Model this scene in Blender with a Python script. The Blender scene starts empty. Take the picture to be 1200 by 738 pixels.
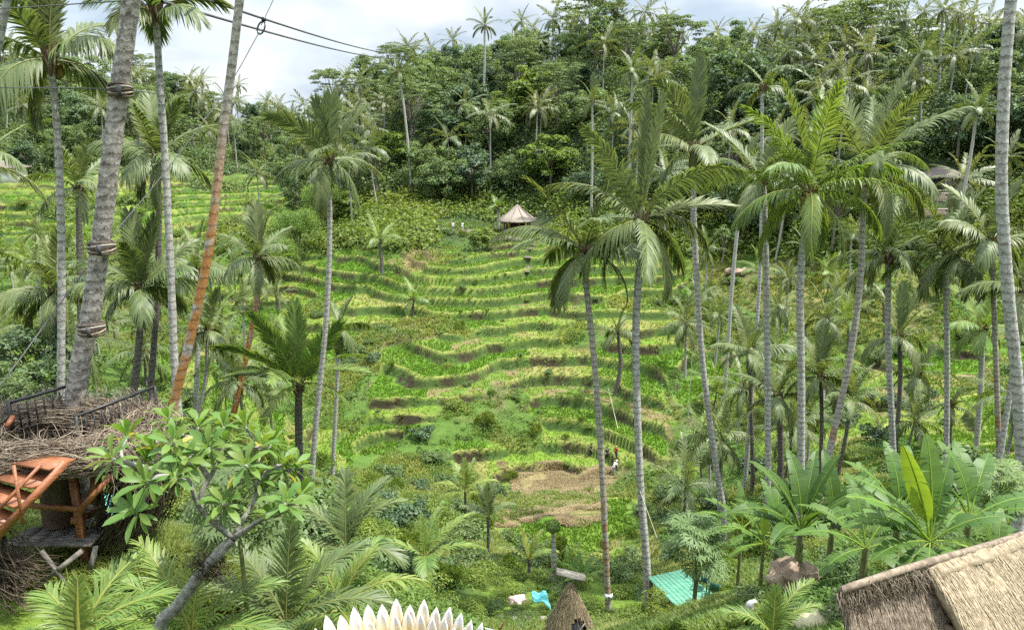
import bpy, bmesh, math, random
import numpy as np
from mathutils import Vector, Matrix
R = math.radians
PI = math.pi
scene = bpy.context.scene
COL = scene.collection

# ------------------------------------------------------------------ camera
FPX, PITCH = 889.0, R(13.5)
cam_d = bpy.data.cameras.new('camera'); cam = bpy.data.objects.new('camera', cam_d)
COL.objects.link(cam); scene.camera = cam
cam_d.sensor_width = 36.0; cam_d.lens = FPX / 1200 * 36
cam_d.clip_start = 0.1; cam_d.clip_end = 9000
cam.location = (0, 0, 0); cam.rotation_euler = (PI / 2 - PITCH, 0, 0)
FW = np.array([0, math.cos(PITCH), -math.sin(PITCH)]); UP = np.array([0, math.sin(PITCH), math.cos(PITCH)])

def at(px, py, Y):
    """the point of the place seen in the photograph at (px, py), Y metres out"""
    d = FPX * FW + (px - 600) * np.array([1.0, 0, 0]) + (369 - py) * UP
    return d * (Y / d[1])

def proj(P):
    P = np.asarray(P, float)
    w = P @ FW
    w = np.where(np.abs(w) < 1e-3, 1e-3, w)
    return 600 + FPX * P[..., 0] / w, 369 - FPX * (P @ UP) / w

# ------------------------------------------------------------------ noise
def _hash(ix, iy, seed):
    h = (ix.astype(np.int64) * 374761393 + iy.astype(np.int64) * 668265263 + seed * 974634777) & 0x7fffffff
    h = ((h ^ (h >> 13)) * 1274126177) & 0x7fffffff
    return ((h ^ (h >> 16)) & 0xffff) / 65535.0

def vnoise(x, y, s, seed=0):
    x = np.asarray(x, float) / s; y = np.asarray(y, float) / s
    ix = np.floor(x); iy = np.floor(y); fx = x - ix; fy = y - iy
    fx = fx * fx * fx * (fx * (fx * 6 - 15) + 10); fy = fy * fy * fy * (fy * (fy * 6 - 15) + 10)
    a = _hash(ix, iy, seed); b = _hash(ix + 1, iy, seed); c = _hash(ix, iy + 1, seed); d = _hash(ix + 1, iy + 1, seed)
    return ((a * (1 - fx) + b * fx) * (1 - fy) + (c * (1 - fx) + d * fx) * fy) * 2 - 1

def sstep(a, b, x):
    t = np.clip((np.asarray(x, float) - a) / (b - a), 0, 1)
    return t * t * (3 - 2 * t)

# ------------------------------------------------------------------ terrain heights
CP = [(0, 0, -1.8), (-6, 0, -2.8), (6, 0, -3), (0, -15, -1.5), (-25, -15, -1.5), (25, -15, -1.5), (-1.2, 7.5, -6.6), (0.6, 8, -7.0), (3.5, 8, -8.6), (7, 9, -8.8),
      (-9, 10, -8.0), (-5.7, 10.3, -8.0), (-9, 13, -8.0), (-6, 13, -8.05), (-12, 12, -7.95), (-16, 12, -7.6), (-7, 11.5, -8.0), (-3.5, 11, -9.3),
      (-4, 16, -11.2), (-10, 17, -9.0), (-18, 22, -9.5), (-3, 22, -14.8), (1, 16, -13.4), (1, 24, -19), (6, 18, -12.8), (5, 25, -18), (-25, 5, -5.5), (25, 5, -8)]
def WD(Y): return Y if Y < 60 else 60 + (Y - 60) * 1.25      # how far the far slope lies for a nominal distance
def UW(y): y = np.asarray(y, float); return np.where(y < 60, y, 60 + (y - 60) / 1.25)
rows = {
    -150: [(490, 35), (440, 60), (395, 85), (335, 110), (270, 135), (215, 160), (150, 190), (112, 220)],
    50: [(490, 35), (445, 60), (400, 85), (340, 110), (270, 135), (215, 160), (150, 190), (108, 220)],
    230: [(560, 32), (495, 50), (445, 70), (400, 90), (330, 120), (270, 150), (215, 180), (170, 210), (140, 240)],
    350: [(600, 30), (560, 46), (540, 70), (500, 80), (450, 89), (390, 103), (330, 121), (270, 144), (220, 180), (185, 220), (162, 260)],
    450: [(690, 30), (640, 42), (590, 58), (555, 72), (500, 81), (450, 88), (400, 97), (350, 108), (300, 121), (260, 137), (200, 160), (150, 187), (112, 213)],
    600: [(735, 33), (690, 38), (664, 44), (640, 55), (600, 66), (550, 77), (500, 82.5), (450, 89.5), (400, 98), (350, 109), (300, 122), (272, 132), (266, 141), (230, 150), (150, 170), (110, 187), (92, 203)],
    720: [(727, 33), (690, 40), (640, 53), (560, 74), (500, 82), (420, 94), (370, 105), (320, 118), (270, 131), (200, 148), (120, 165), (88, 180), (72, 195)],
    850: [(720, 29), (650, 42), (600, 60), (550, 73), (500, 82), (450, 90), (400, 100), (360, 110), (310, 120), (250, 132), (180, 146), (110, 160), (118, 178), (110, 195)],
    1000: [(720, 16), (650, 27), (600, 40), (560, 52), (525, 66), (480, 80), (430, 92), (380, 102), (330, 112), (270, 121), (228, 126), (160, 140), (122, 152), (95, 165), (84, 180)],
    1150: [(720, 13), (650, 22), (590, 36), (550, 52), (505, 68), (455, 82), (400, 95), (350, 105), (290, 114), (226, 122), (150, 138), (116, 150), (97, 165), (90, 180)],
    1380: [(720, 13), (650, 22), (590, 36), (545, 52), (500, 68), (450, 82), (395, 95), (345, 105), (285, 114), (220, 122), (150, 138), (116, 150), (97, 165), (90, 180)],
}
for cx_, lst in rows.items():
    for (cy_, Y_) in lst: CP.append(tuple(at(cx_, cy_, WD(Y_))))
CP = np.array(CP)
def _phi(d2): return 0.5 * d2 * np.log(np.maximum(d2, 1e-9))
def _fit():
    n = len(CP); S = 100.0
    P = CP[:, :2] / S
    d2 = ((P[:, None] - P[None]) ** 2).sum(-1)
    A = np.zeros((n + 3, n + 3)); A[:n, :n] = _phi(d2) + np.eye(n) * 2e-5
    A[:n, n] = 1; A[:n, n + 1:] = P; A[n, :n] = 1; A[n + 1:, :n] = P.T
    return np.linalg.solve(A, np.concatenate([CP[:, 2], np.zeros(3)])), P, S
_W, _P, _S = _fit()

def base_h(x, y):
    x = np.asarray(x, float); y = np.asarray(y, float)
    sh = x.shape; x = x.ravel(); y = y.ravel(); out = np.empty(len(x))
    for i in range(0, len(x), 40000):
        a = x[i:i + 40000] / _S; b = y[i:i + 40000] / _S
        ac = np.clip(a, -2.6, 2.6); bc = np.clip(b, -0.2, 3.3)
        d2 = (ac[:, None] - _P[:, 0]) ** 2 + (bc[:, None] - _P[:, 1]) ** 2
        h = _phi(d2) @ _W[:-3] + _W[-3] + _W[-2] * ac + _W[-1] * bc
        w = np.maximum(sstep(2.95, 4.4, b), np.maximum(sstep(2.0, 3.2, np.abs(a)), sstep(0.25, 1.2, -b)))
        out[i:i + 40000] = h * (1 - w) - 2 * w
    return out.reshape(sh)

STEP = 1.3
def box_mask(px, py, D, x0, x1, y0, y1, d0, d1, sx=30, sy=14):
    return (sstep(x0 - sx, x0 + sx, px) * (1 - sstep(x1 - sx, x1 + sx, px)) * sstep(y0 - sy, y0 + sy, py) *
            (1 - sstep(y1 - sy, y1 + sy, py)) * sstep(d0 - 6, d0 + 6, D) * (1 - sstep(d1 - 8, d1 + 8, D)))

def ground(x, y):
    """height, terrace weight, phase in the terrace, terrace number"""
    x = np.asarray(x, float); y = np.asarray(y, float)
    h = base_h(x, y)
    px, py = proj(np.stack([x, y, h], -1))
    n1 = vnoise(x, y, 13, 1); n2 = vnoise(x, y, 5.2, 2); n3 = vnoise(x, y, 2.0, 3)
    jx = px + 30 * n1 + 14 * n2; jy = py + 9 * n2
    yn = UW(y)
    m = box_mask(jx, jy, yn, 265, 800, 296, 566, 66, 142)
    m = np.maximum(m, box_mask(jx, jy, yn, -200, 345, 205, 312, 95, 190))
    m = np.maximum(m, box_mask(jx, jy, yn, 215, 360, 385, 500, 62, 120))
    m = np.maximum(m, box_mask(jx, jy, yn, -200, 110, 400, 470, 45, 100))
    m = np.maximum(m, box_mask(jx, jy, yn, 820, 1260, 405, 548, 54, 108) * 0.95)
    m = np.maximum(m, box_mask(jx, jy, yn, 590, 760, 590, 655, 44, 72))
    m = m * (1 - 0.9 * sstep(0.40, 0.62, vnoise(x, y, 11, 31) + 0.35 * n2) * sstep(56, 66, y))
    m = m * (1 - 0.8 * box_mask(px + 22 * n1, py + 8 * n2, yn, 588, 705, 548, 612, 50, 90, 12, 8))
    sx = (x + 7 * n1 + 0.3 * y) / 13; si = np.floor(sx); sf = sx - si
    o0 = _hash(si, si * 0 + 3, 9); o1 = _hash(si + 1, si * 0 + 3, 9)
    off = (o0 + (o1 - o0) * sstep(0.82, 1.0, sf)) * 1.3
    warp = 0.9 * n1 + 0.95 * vnoise(x, y, 8.3, 6) * (0.6 + 0.4 * n1) + 0.28 * n2 + 0.07 * n3 + 1.5 * vnoise(x, y, 27, 4) + off - 0.6 + 0.9 * np.cos(2 * PI * (x / np.maximum(y, 1) + 0.05) / 0.26) * sstep(72, 84, y) * (1 - sstep(142, 158, y)) * (1 - sstep(0.22, 0.3, np.abs(x / np.maximum(y, 1))))
    step = STEP
    u = (h + warp) / step + 60
    k = np.floor(u); f = u - k
    r = 0.145 + 0.03 * n1
    S = sstep(1 - r, 1.0, f)
    zt = (k - 60) * step + step * (S + 0.05 * f * (1 - S))
    bund = np.exp(-((f - 0.04) / 0.03) ** 2) * 0.24 + np.exp(-((f - 1) / 0.02) ** 2) * 0.1
    z = h * (1 - m) + (zt + bund) * m
    rough = 0.28 * n2 + 0.12 * n3 + 0.35 * n1
    lawn = (1 - sstep(-5.6, -4.8, x)) * sstep(9, 10, y) * (1 - sstep(13.5, 14.5, y))
    z = z + rough * (1 - m) * sstep(15, 40, y) * (1 - lawn)
    return z, m, f, k, px, py

def gz(x, y): return float(ground(np.array([x]), np.array([y]))[0][0])

# ------------------------------------------------------------------ mesh helpers
class MB:
    """collects quads and triangles; build() links them as one mesh object"""
    def __init__(s): s.v = []; s.f = []; s.t = []; s.mi = []; s.n = 0
    def add(s, V, F, tint=None, mi=0):
        V = np.asarray(V, float).reshape(-1, 3); F = np.asarray(F, int)
        if len(F) == 0: return s
        if F.shape[1] == 3: F = np.concatenate([F, np.full((len(F), 1), -1)], 1)
        off = s.n
        F = np.where(F >= 0, F + off, -1)
        s.v.append(V); s.f.append(F); s.n += len(V)
        if tint is None: tint = (1, 0)
        t = np.asarray(tint, float)
        if t.ndim == 1: t = np.tile(t, (len(V), 1))
        s.t.append(t); s.mi.append(np.full(len(F), mi))
        return s
    def mesh(s, name, mats, smooth=False):
        V = np.concatenate(s.v); F = np.concatenate(s.f); T = np.concatenate(s.t); MI = np.concatenate(s.mi)
        me = bpy.data.meshes.new(name)
        tri = F[:, 3] < 0
        cnt = np.where(tri, 3, 4)
        loops = F[F >= 0] if not tri.any() else np.concatenate([f[:c] for f, c in zip(F, cnt)]) if len(F) < 4000 else F.ravel()[F.ravel() >= 0]
        starts = np.concatenate([[0], np.cumsum(cnt)[:-1]])
        me.vertices.add(len(V)); me.vertices.foreach_set('co', V.ravel().astype(np.float32))
        me.loops.add(len(loops)); me.loops.foreach_set('vertex_index', loops.astype(np.int32))
        me.polygons.add(len(F)); me.polygons.foreach_set('loop_start', starts.astype(np.int32))
        me.polygons.foreach_set('material_index', MI.astype(np.int32))
        if smooth: me.polygons.foreach_set('use_smooth', np.ones(len(F), bool))
        a = me.attributes.new('tint', 'FLOAT_COLOR', 'POINT')
        a.data.foreach_set('color', np.concatenate([T[:, :2], np.zeros((len(V), 1)), np.ones((len(V), 1))], 1).ravel().astype(np.float32))
        for m in (mats if isinstance(mats, (list, tuple)) else [mats]): me.materials.append(m)
        me.update(calc_edges=True); me.validate()
        return me
    def build(s, name, mats, parent=None, loc=(0, 0, 0), smooth=False):
        return link(s.mesh(name, mats, smooth), name, parent, loc)

def link(me, name, parent=None, loc=(0, 0, 0)):
    o = bpy.data.objects.new(name, me); COL.objects.link(o); o.location = loc
    if parent is not None: o.parent = parent
    return o

ALL = []
def tag(o, label=None, cat=None, group=None, kind=None):
    if label: o['label'] = label
    if cat: o['category'] = cat
    if group: o['group'] = group
    if kind: o['kind'] = kind
    return o
def thing(name, label, cat, loc=(0, 0, 0), rz=0, group=None):
    o = bpy.data.objects.new(name, None); COL.objects.link(o); o.location = loc; o.rotation_euler = (0, 0, rz)
    o.empty_display_size = 0.2
    return tag(o, label, cat, group)

def norm(a): return a / np.maximum(np.linalg.norm(a, axis=-1, keepdims=True), 1e-9)

def tube(P, r, sides=6, cap=False):
    P = np.asarray(P, float); n = len(P); r = np.broadcast_to(np.asarray(r, float), (n,))
    T = norm(np.gradient(P, axis=0))
    ref = np.array([0, 0, 1.0]) if abs(T[:, 2]).mean() < 0.8 else np.array([1.0, 0, 0])
    A = norm(np.cross(T, ref)); B = np.cross(T, A)
    th = np.linspace(0, 2 * PI, sides, endpoint=False)
    V = P[:, None] + r[:, None, None] * (A[:, None] * np.cos(th)[None, :, None] + B[:, None] * np.sin(th)[None, :, None])
    i, j = np.meshgrid(np.arange(n - 1), np.arange(sides), indexing='ij'); j2 = (j + 1) % sides
    F = np.stack([i * sides + j, i * sides + j2, (i + 1) * sides + j2, (i + 1) * sides + j], -1).reshape(-1, 4)
    V = V.reshape(-1, 3)
    if cap:
        V = np.concatenate([V, P[:1], P[-1:]])
        c0, c1 = n * sides, n * sides + 1
        jj = np.arange(sides); k2 = (jj + 1) % sides
        C = np.concatenate([np.stack([np.full(sides, c0), k2, jj, np.full(sides, -1)], -1), np.stack([np.full(sides, c1), (n - 1) * sides + jj, (n - 1) * sides + k2, np.full(sides, -1)], -1)])
        F = np.concatenate([F, C])
    return V, F

def spline(P, n):
    """Catmull-Rom through the points"""
    P = np.asarray(P, float)
    Q = np.concatenate([[2 * P[0] - P[1]], P, [2 * P[-1] - P[-2]]])
    out = []
    for t in np.linspace(0, len(P) - 1 - 1e-6, n):
        i = int(t); f = t - i
        a, b, c, d = Q[i], Q[i + 1], Q[i + 2], Q[i + 3]
        out.append(0.5 * (2 * b + (c - a) * f + (2 * a - 5 * b + 4 * c - d) * f * f + (3 * b - a - 3 * c + d) * f ** 3))
    return np.array(out)

def boxVF(c, s, M=None):
    """box with centre c, size s, optional 3x3 rotation"""
    d = np.array([[-1, -1, -1], [1, -1, -1], [1, 1, -1], [-1, 1, -1], [-1, -1, 1], [1, -1, 1], [1, 1, 1], [-1, 1, 1]]) * 0.5 * np.asarray(s, float)
    if M is not None: d = d @ np.asarray(M).T
    return d + np.asarray(c, float), np.array([[3, 2, 1, 0], [4, 5, 6, 7], [0, 1, 5, 4], [1, 2, 6, 5], [2, 3, 7, 6], [3, 0, 4, 7]])

def beamVF(a, b, w, h, up=(0, 0, 1)):
    """timber from a to b, w wide, h high"""
    a = np.asarray(a, float); b = np.asarray(b, float); t = norm(b - a)
    s = np.cross(t, up)
    if np.linalg.norm(s) < 1e-3: s = np.cross(t, (0, 1.0, 0))
    s = norm(s); u = np.cross(s, t)
    return boxVF((a + b) / 2, (np.linalg.norm(b - a), w, h), np.stack([t, s, u], 1))

def rotz(a): return np.array([[math.cos(a), -math.sin(a), 0], [math.sin(a), math.cos(a), 0], [0, 0, 1]])

# ------------------------------------------------------------------ materials
def newmat(name):
    m = bpy.data.materials.new(name); m.use_nodes = True
    nt = m.node_tree; nt.nodes.clear()
    return m, nt, nt.nodes.new
def L(nt, a, b): nt.links.new(a, b)

def leafmat(name, A, B, rough=0.52, transl=0.35, spec=0.28, vary=0.35, boost=1.7):
    m, nt, N = newmat(name)
    out = N('ShaderNodeOutputMaterial'); at_ = N('ShaderNodeAttribute'); at_.attribute_name = 'tint'
    sep = N('ShaderNodeSeparateColor'); L(nt, at_.outputs['Color'], sep.inputs[0])
    mix = N('ShaderNodeMix'); mix.data_type = 'RGBA'; mix.inputs['A'].default_value = (*A, 1); mix.inputs['B'].default_value = (*B, 1)
    oi = N('ShaderNodeObjectInfo')
    ad = N('ShaderNodeMath'); ad.operation = 'MULTIPLY_ADD'; ad.inputs[1].default_value = vary; L(nt, oi.outputs['Random'], ad.inputs[0]); L(nt, sep.outputs[1], ad.inputs[2])
    ad.use_clamp = True
    L(nt, ad.outputs[0], mix.inputs['Factor'])
    br = N('ShaderNodeVectorMath'); br.operation = 'SCALE'; L(nt, mix.outputs['Result'], br.inputs[0]); L(nt, sep.outputs[0], br.inputs['Scale'])
    bs = N('ShaderNodeBsdfPrincipled'); L(nt, br.outputs[0], bs.inputs['Base Color']); bs.inputs['Roughness'].default_value = rough
    bs.inputs['Specular IOR Level'].default_value = spec
    tr = N('ShaderNodeBsdfTranslucent')
    tb = N('ShaderNodeVectorMath'); tb.operation = 'MULTIPLY'; L(nt, br.outputs[0], tb.inputs[0]); tb.inputs[1].default_value = (boost * 1.05, boost, boost * 0.45)
    L(nt, tb.outputs[0], tr.inputs['Color'])
    ms = N('ShaderNodeMixShader'); ms.inputs[0].default_value = transl; L(nt, bs.outputs[0], ms.inputs[1]); L(nt, tr.outputs[0], ms.inputs[2])
    L(nt, ms.outputs[0], out.inputs['Surface'])
    return m

def simplemat(name, A, B=None, scale=6, rough=0.8, bump=0.0, detail=6, stretch=(1, 1, 1), lo=0.35, hi=0.65, spec=0.3, coord='Object', tinted=False, dist=0.05):
    m, nt, N = newmat(name)
    out = N('ShaderNodeOutputMaterial'); bs = N('ShaderNodeBsdfPrincipled'); L(nt, bs.outputs[0], out.inputs['Surface'])
    bs.inputs['Roughness'].default_value = rough; bs.inputs['Specular IOR Level'].default_value = spec
    tc = N('ShaderNodeTexCoord'); mp = N('ShaderNodeMapping'); mp.inputs['Scale'].default_value = stretch; L(nt, tc.outputs[coord], mp.inputs[0])
    nz = N('ShaderNodeTexNoise'); nz.inputs['Scale'].default_value = scale; nz.inputs['Detail'].default_value = detail; nz.inputs['Roughness'].default_value = 0.65
    L(nt, mp.outputs[0], nz.inputs['Vector'])
    mr = N('ShaderNodeMapRange'); mr.inputs[1].default_value = lo; mr.inputs[2].default_value = hi; L(nt, nz.outputs[0], mr.inputs[0])
    mix = N('ShaderNodeMix'); mix.data_type = 'RGBA'; mix.inputs['A'].default_value = (*A, 1); mix.inputs['B'].default_value = (*(B or A), 1)
    L(nt, mr.outputs[0], mix.inputs['Factor'])
    src = mix.outputs['Result']
    if tinted:
        at_ = N('ShaderNodeAttribute'); at_.attribute_name = 'tint'; sep = N('ShaderNodeSeparateColor'); L(nt, at_.outputs['Color'], sep.inputs[0])
        br = N('ShaderNodeVectorMath'); br.operation = 'SCALE'; L(nt, src, br.inputs[0]); L(nt, sep.outputs[0], br.inputs['Scale']); src = br.outputs[0]
    L(nt, src, bs.inputs['Base Color'])
    if bump:
        bp = N('ShaderNodeBump'); bp.inputs['Strength'].default_value = bump; bp.inputs['Distance'].default_value = dist; L(nt, nz.outputs[0], bp.inputs['Height']); L(nt, bp.outputs[0], bs.inputs['Normal'])
    return m

def barkmat(name, A, B, C=None, ring=3.2, cfrac=0.5, rough=0.85, zmax=99):
    """palm bark: ring scars, pale lichen blotches, an optional third colour (orange algae)"""
    m, nt, N = newmat(name)
    out = N('ShaderNodeOutputMaterial'); bs = N('ShaderNodeBsdfPrincipled'); L(nt, bs.outputs[0], out.inputs['Surface'])
    bs.inputs['Roughness'].default_value = rough; bs.inputs['Specular IOR Level'].default_value = 0.2
    tc = N('ShaderNodeTexCoord')
    nz = N('ShaderNodeTexNoise'); nz.inputs['Scale'].default_value = 9; nz.inputs['Detail'].default_value = 7; nz.inputs['Roughness'].default_value = 0.7; L(nt, tc.outputs['Object'], nz.inputs['Vector'])
    sx = N('ShaderNodeSeparateXYZ'); L(nt, tc.outputs['Object'], sx.inputs[0])
    ma = N('ShaderNodeMath'); ma.operation = 'MULTIPLY_ADD'; ma.inputs[1].default_value = 0.38
    L(nt, nz.outputs[0], ma.inputs[0]); L(nt, sx.outputs['Z'], ma.inputs[2])
    mm = N('ShaderNodeMath'); mm.operation = 'MULTIPLY'; mm.inputs[1].default_value = ring * 2 * PI; L(nt, ma.outputs[0], mm.inputs[0])
    si = N('ShaderNodeMath'); si.operation = 'SINE'; L(nt, mm.outputs[0], si.inputs[0])
    rr = N('ShaderNodeMapRange'); rr.inputs[1].default_value = 0.62; rr.inputs[2].default_value = 1.0; L(nt, si.outputs[0], rr.inputs[0])
    mr = N('ShaderNodeMapRange'); mr.inputs[1].default_value = 0.40; mr.inputs[2].default_value = 0.62; L(nt, nz.outputs[0], mr.inputs[0])
    mix = N('ShaderNodeMix'); mix.data_type = 'RGBA'; mix.inputs['A'].default_value = (*A, 1); mix.inputs['B'].default_value = (*B, 1); L(nt, mr.outputs[0], mix.inputs['Factor'])
    src = mix.outputs['Result']
    if C:
        n2 = N('ShaderNodeTexNoise'); n2.inputs['Scale'].default_value = 1.6; n2.inputs['Detail'].default_value = 5; L(nt, tc.outputs['Object'], n2.inputs['Vector'])
        m2 = N('ShaderNodeMapRange'); m2.inputs[1].default_value = cfrac - 0.05; m2.inputs[2].default_value = cfrac + 0.05; L(nt, n2.outputs[0], m2.inputs[0])
        mx = N('ShaderNodeMix'); mx.data_type = 'RGBA'; mx.inputs['B'].default_value = (*C, 1); L(nt, src, mx.inputs['A']); zr = N('ShaderNodeMapRange'); zr.inputs[1].default_value = zmax - 2.5; zr.inputs[2].default_value = zmax + 1.5; zr.inputs[3].default_value = 1; zr.inputs[4].default_value = 0; L(nt, sx.outputs['Z'], zr.inputs[0]); mq = N('ShaderNodeMath'); mq.operation = 'MULTIPLY'; L(nt, m2.outputs[0], mq.inputs[0]); L(nt, zr.outputs[0], mq.inputs[1]); L(nt, mq.outputs[0], mx.inputs['Factor']); src = mx.outputs['Result']
    dk = N('ShaderNodeMix'); dk.data_type = 'RGBA'; dk.blend_type = 'MULTIPLY'; dk.inputs['B'].default_value = (0.66, 0.63, 0.60, 1); L(nt, src, dk.inputs['A']); L(nt, rr.outputs[0], dk.inputs['Factor'])
    L(nt, dk.outputs['Result'], bs.inputs['Base Color'])
    bp = N('ShaderNodeBump'); bp.inputs['Strength'].default_value = 0.6; bp.inputs['Distance'].default_value = 0.04
    sm = N('ShaderNodeMath'); sm.operation = 'SUBTRACT'; L(nt, nz.outputs[0], sm.inputs[0]); L(nt, rr.outputs[0], sm.inputs[1]); L(nt, sm.outputs[0], bp.inputs['Height'])
    L(nt, bp.outputs[0], bs.inputs['Normal'])
    return m

M = {}
M['palm_leaf'] = leafmat('palm_leaf', (0.092, 0.140, 0.050), (0.21, 0.21, 0.07), rough=0.48, spec=0.42, transl=0.3, vary=0.12)
M['palm_fresh'] = leafmat('palm_fresh', (0.105, 0.19, 0.042), (0.27, 0.27, 0.06), rough=0.48, spec=0.42, transl=0.35, vary=0.12)
M['palm_far'] = leafmat('palm_far', (0.095, 0.135, 0.062), (0.19, 0.19, 0.08), rough=0.45, spec=0.45, transl=0.3, vary=0.3)
M['leaf_dark'] = leafmat('leaf_dark', (0.058, 0.102, 0.054), (0.09, 0.14, 0.06), transl=0.25, vary=0.5)  # lightened and blued: far haze is put into the leaf colour
M['leaf_mid'] = leafmat('leaf_mid', (0.082, 0.142, 0.056), (0.14, 0.19, 0.062), transl=0.3, vary=0.5)  # haze over the far forest is mixed into this green too
M['leaf_bright'] = leafmat('leaf_bright', (0.095, 0.165, 0.032), (0.17, 0.21, 0.04), transl=0.35, vary=0.5)
M['leaf_olive'] = leafmat('leaf_olive', (0.085, 0.10, 0.03), (0.15, 0.13, 0.03), transl=0.3, vary=0.4)
M['leaf_pale'] = leafmat('leaf_pale', (0.09, 0.14, 0.055), (0.14, 0.18, 0.06), transl=0.3, vary=0.4)
M['bamboo_leaf'] = leafmat('bamboo_leaf', (0.10, 0.18, 0.035), (0.17, 0.23, 0.045), transl=0.35, vary=0.3)
M['banana_leaf'] = leafmat('banana_leaf', (0.045, 0.108, 0.022), (0.19, 0.27, 0.03), rough=0.5, transl=0.35, spec=0.35, vary=0.1)
M['grass'] = leafmat('grass_blade', (0.095, 0.165, 0.025), (0.23, 0.235, 0.06), transl=0.4, rough=0.5, vary=0.0)
M['rice'] = leafmat('rice_blade', (0.075, 0.155, 0.020), (0.19, 0.225, 0.045), transl=0.45, rough=0.5, vary=0.0)
M['cover'] = leafmat('cover_leaf', (0.058, 0.132, 0.026), (0.115, 0.175, 0.034), transl=0.3, vary=0.0)
M['trunk'] = barkmat('palm_bark', (0.24, 0.23, 0.205), (0.47, 0.46, 0.43))
M['trunk_dark'] = barkmat('palm_bark_dark', (0.07, 0.06, 0.05), (0.19, 0.175, 0.155))
M['trunk_orange'] = barkmat('palm_bark_orange', (0.26, 0.235, 0.20), (0.52, 0.49, 0.44), (0.42, 0.20, 0.07), cfrac=0.42, zmax=10.5)
M['trunk_rust'] = barkmat('palm_bark_rust', (0.24, 0.215, 0.185), (0.43, 0.405, 0.36), (0.27, 0.17, 0.10), cfrac=0.53, zmax=7.0)
M['trunk_banded'] = barkmat('palm_bark_rough', (0.15, 0.13, 0.115), (0.44, 0.41, 0.37), ring=5.0)
M['wood'] = simplemat('tree_bark', (0.10, 0.085, 0.065), (0.24, 0.21, 0.17), scale=8, bump=0.5)
M['bark_grey'] = simplemat('frangipani_bark', (0.12, 0.115, 0.10), (0.34, 0.33, 0.30), scale=14, bump=0.5)
M['stem_green'] = simplemat('green_stem', (0.09, 0.12, 0.035), (0.2, 0.2, 0.09), scale=5)
M['coconut'] = simplemat('coconut_husk', (0.12, 0.13, 0.03), (0.25, 0.17, 0.05), scale=3)
M['fibre'] = simplemat('palm_fibre', (0.09, 0.06, 0.035), (0.2, 0.14, 0.08), scale=20, stretch=(1, 1, 0.2))
# ------------------------------------------------------------------ the ground: one sheet out to the horizon
def lines(*segs):
    out = []
    for a, b, s in segs: out.append(np.arange(a, b, s))
    return np.concatenate(out)
_ys = np.concatenate([[-1500, -900, -500, -300, -120, -60, -35], lines((-22, 12, 0.8), (12, 44, 0.5), (44, 60, 0.35), (60, 172, 0.22), (172, 240, 0.7), (240, 380, 2.2)), [395, 410, 450, 600, 900, 1500, 2500]])
_xp = np.concatenate([lines((0.16, 75, 0.32), (75, 140, 0.85), (140, 260, 3.5)), [280, 330, 420, 600, 900, 1500, 2500]])
_xs = np.concatenate([-_xp[::-1], _xp])
GX, GY = np.meshgrid(_xs, _ys)
GZ, GM, GF, GK, GPX, GPY = ground(GX, GY)

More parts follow.
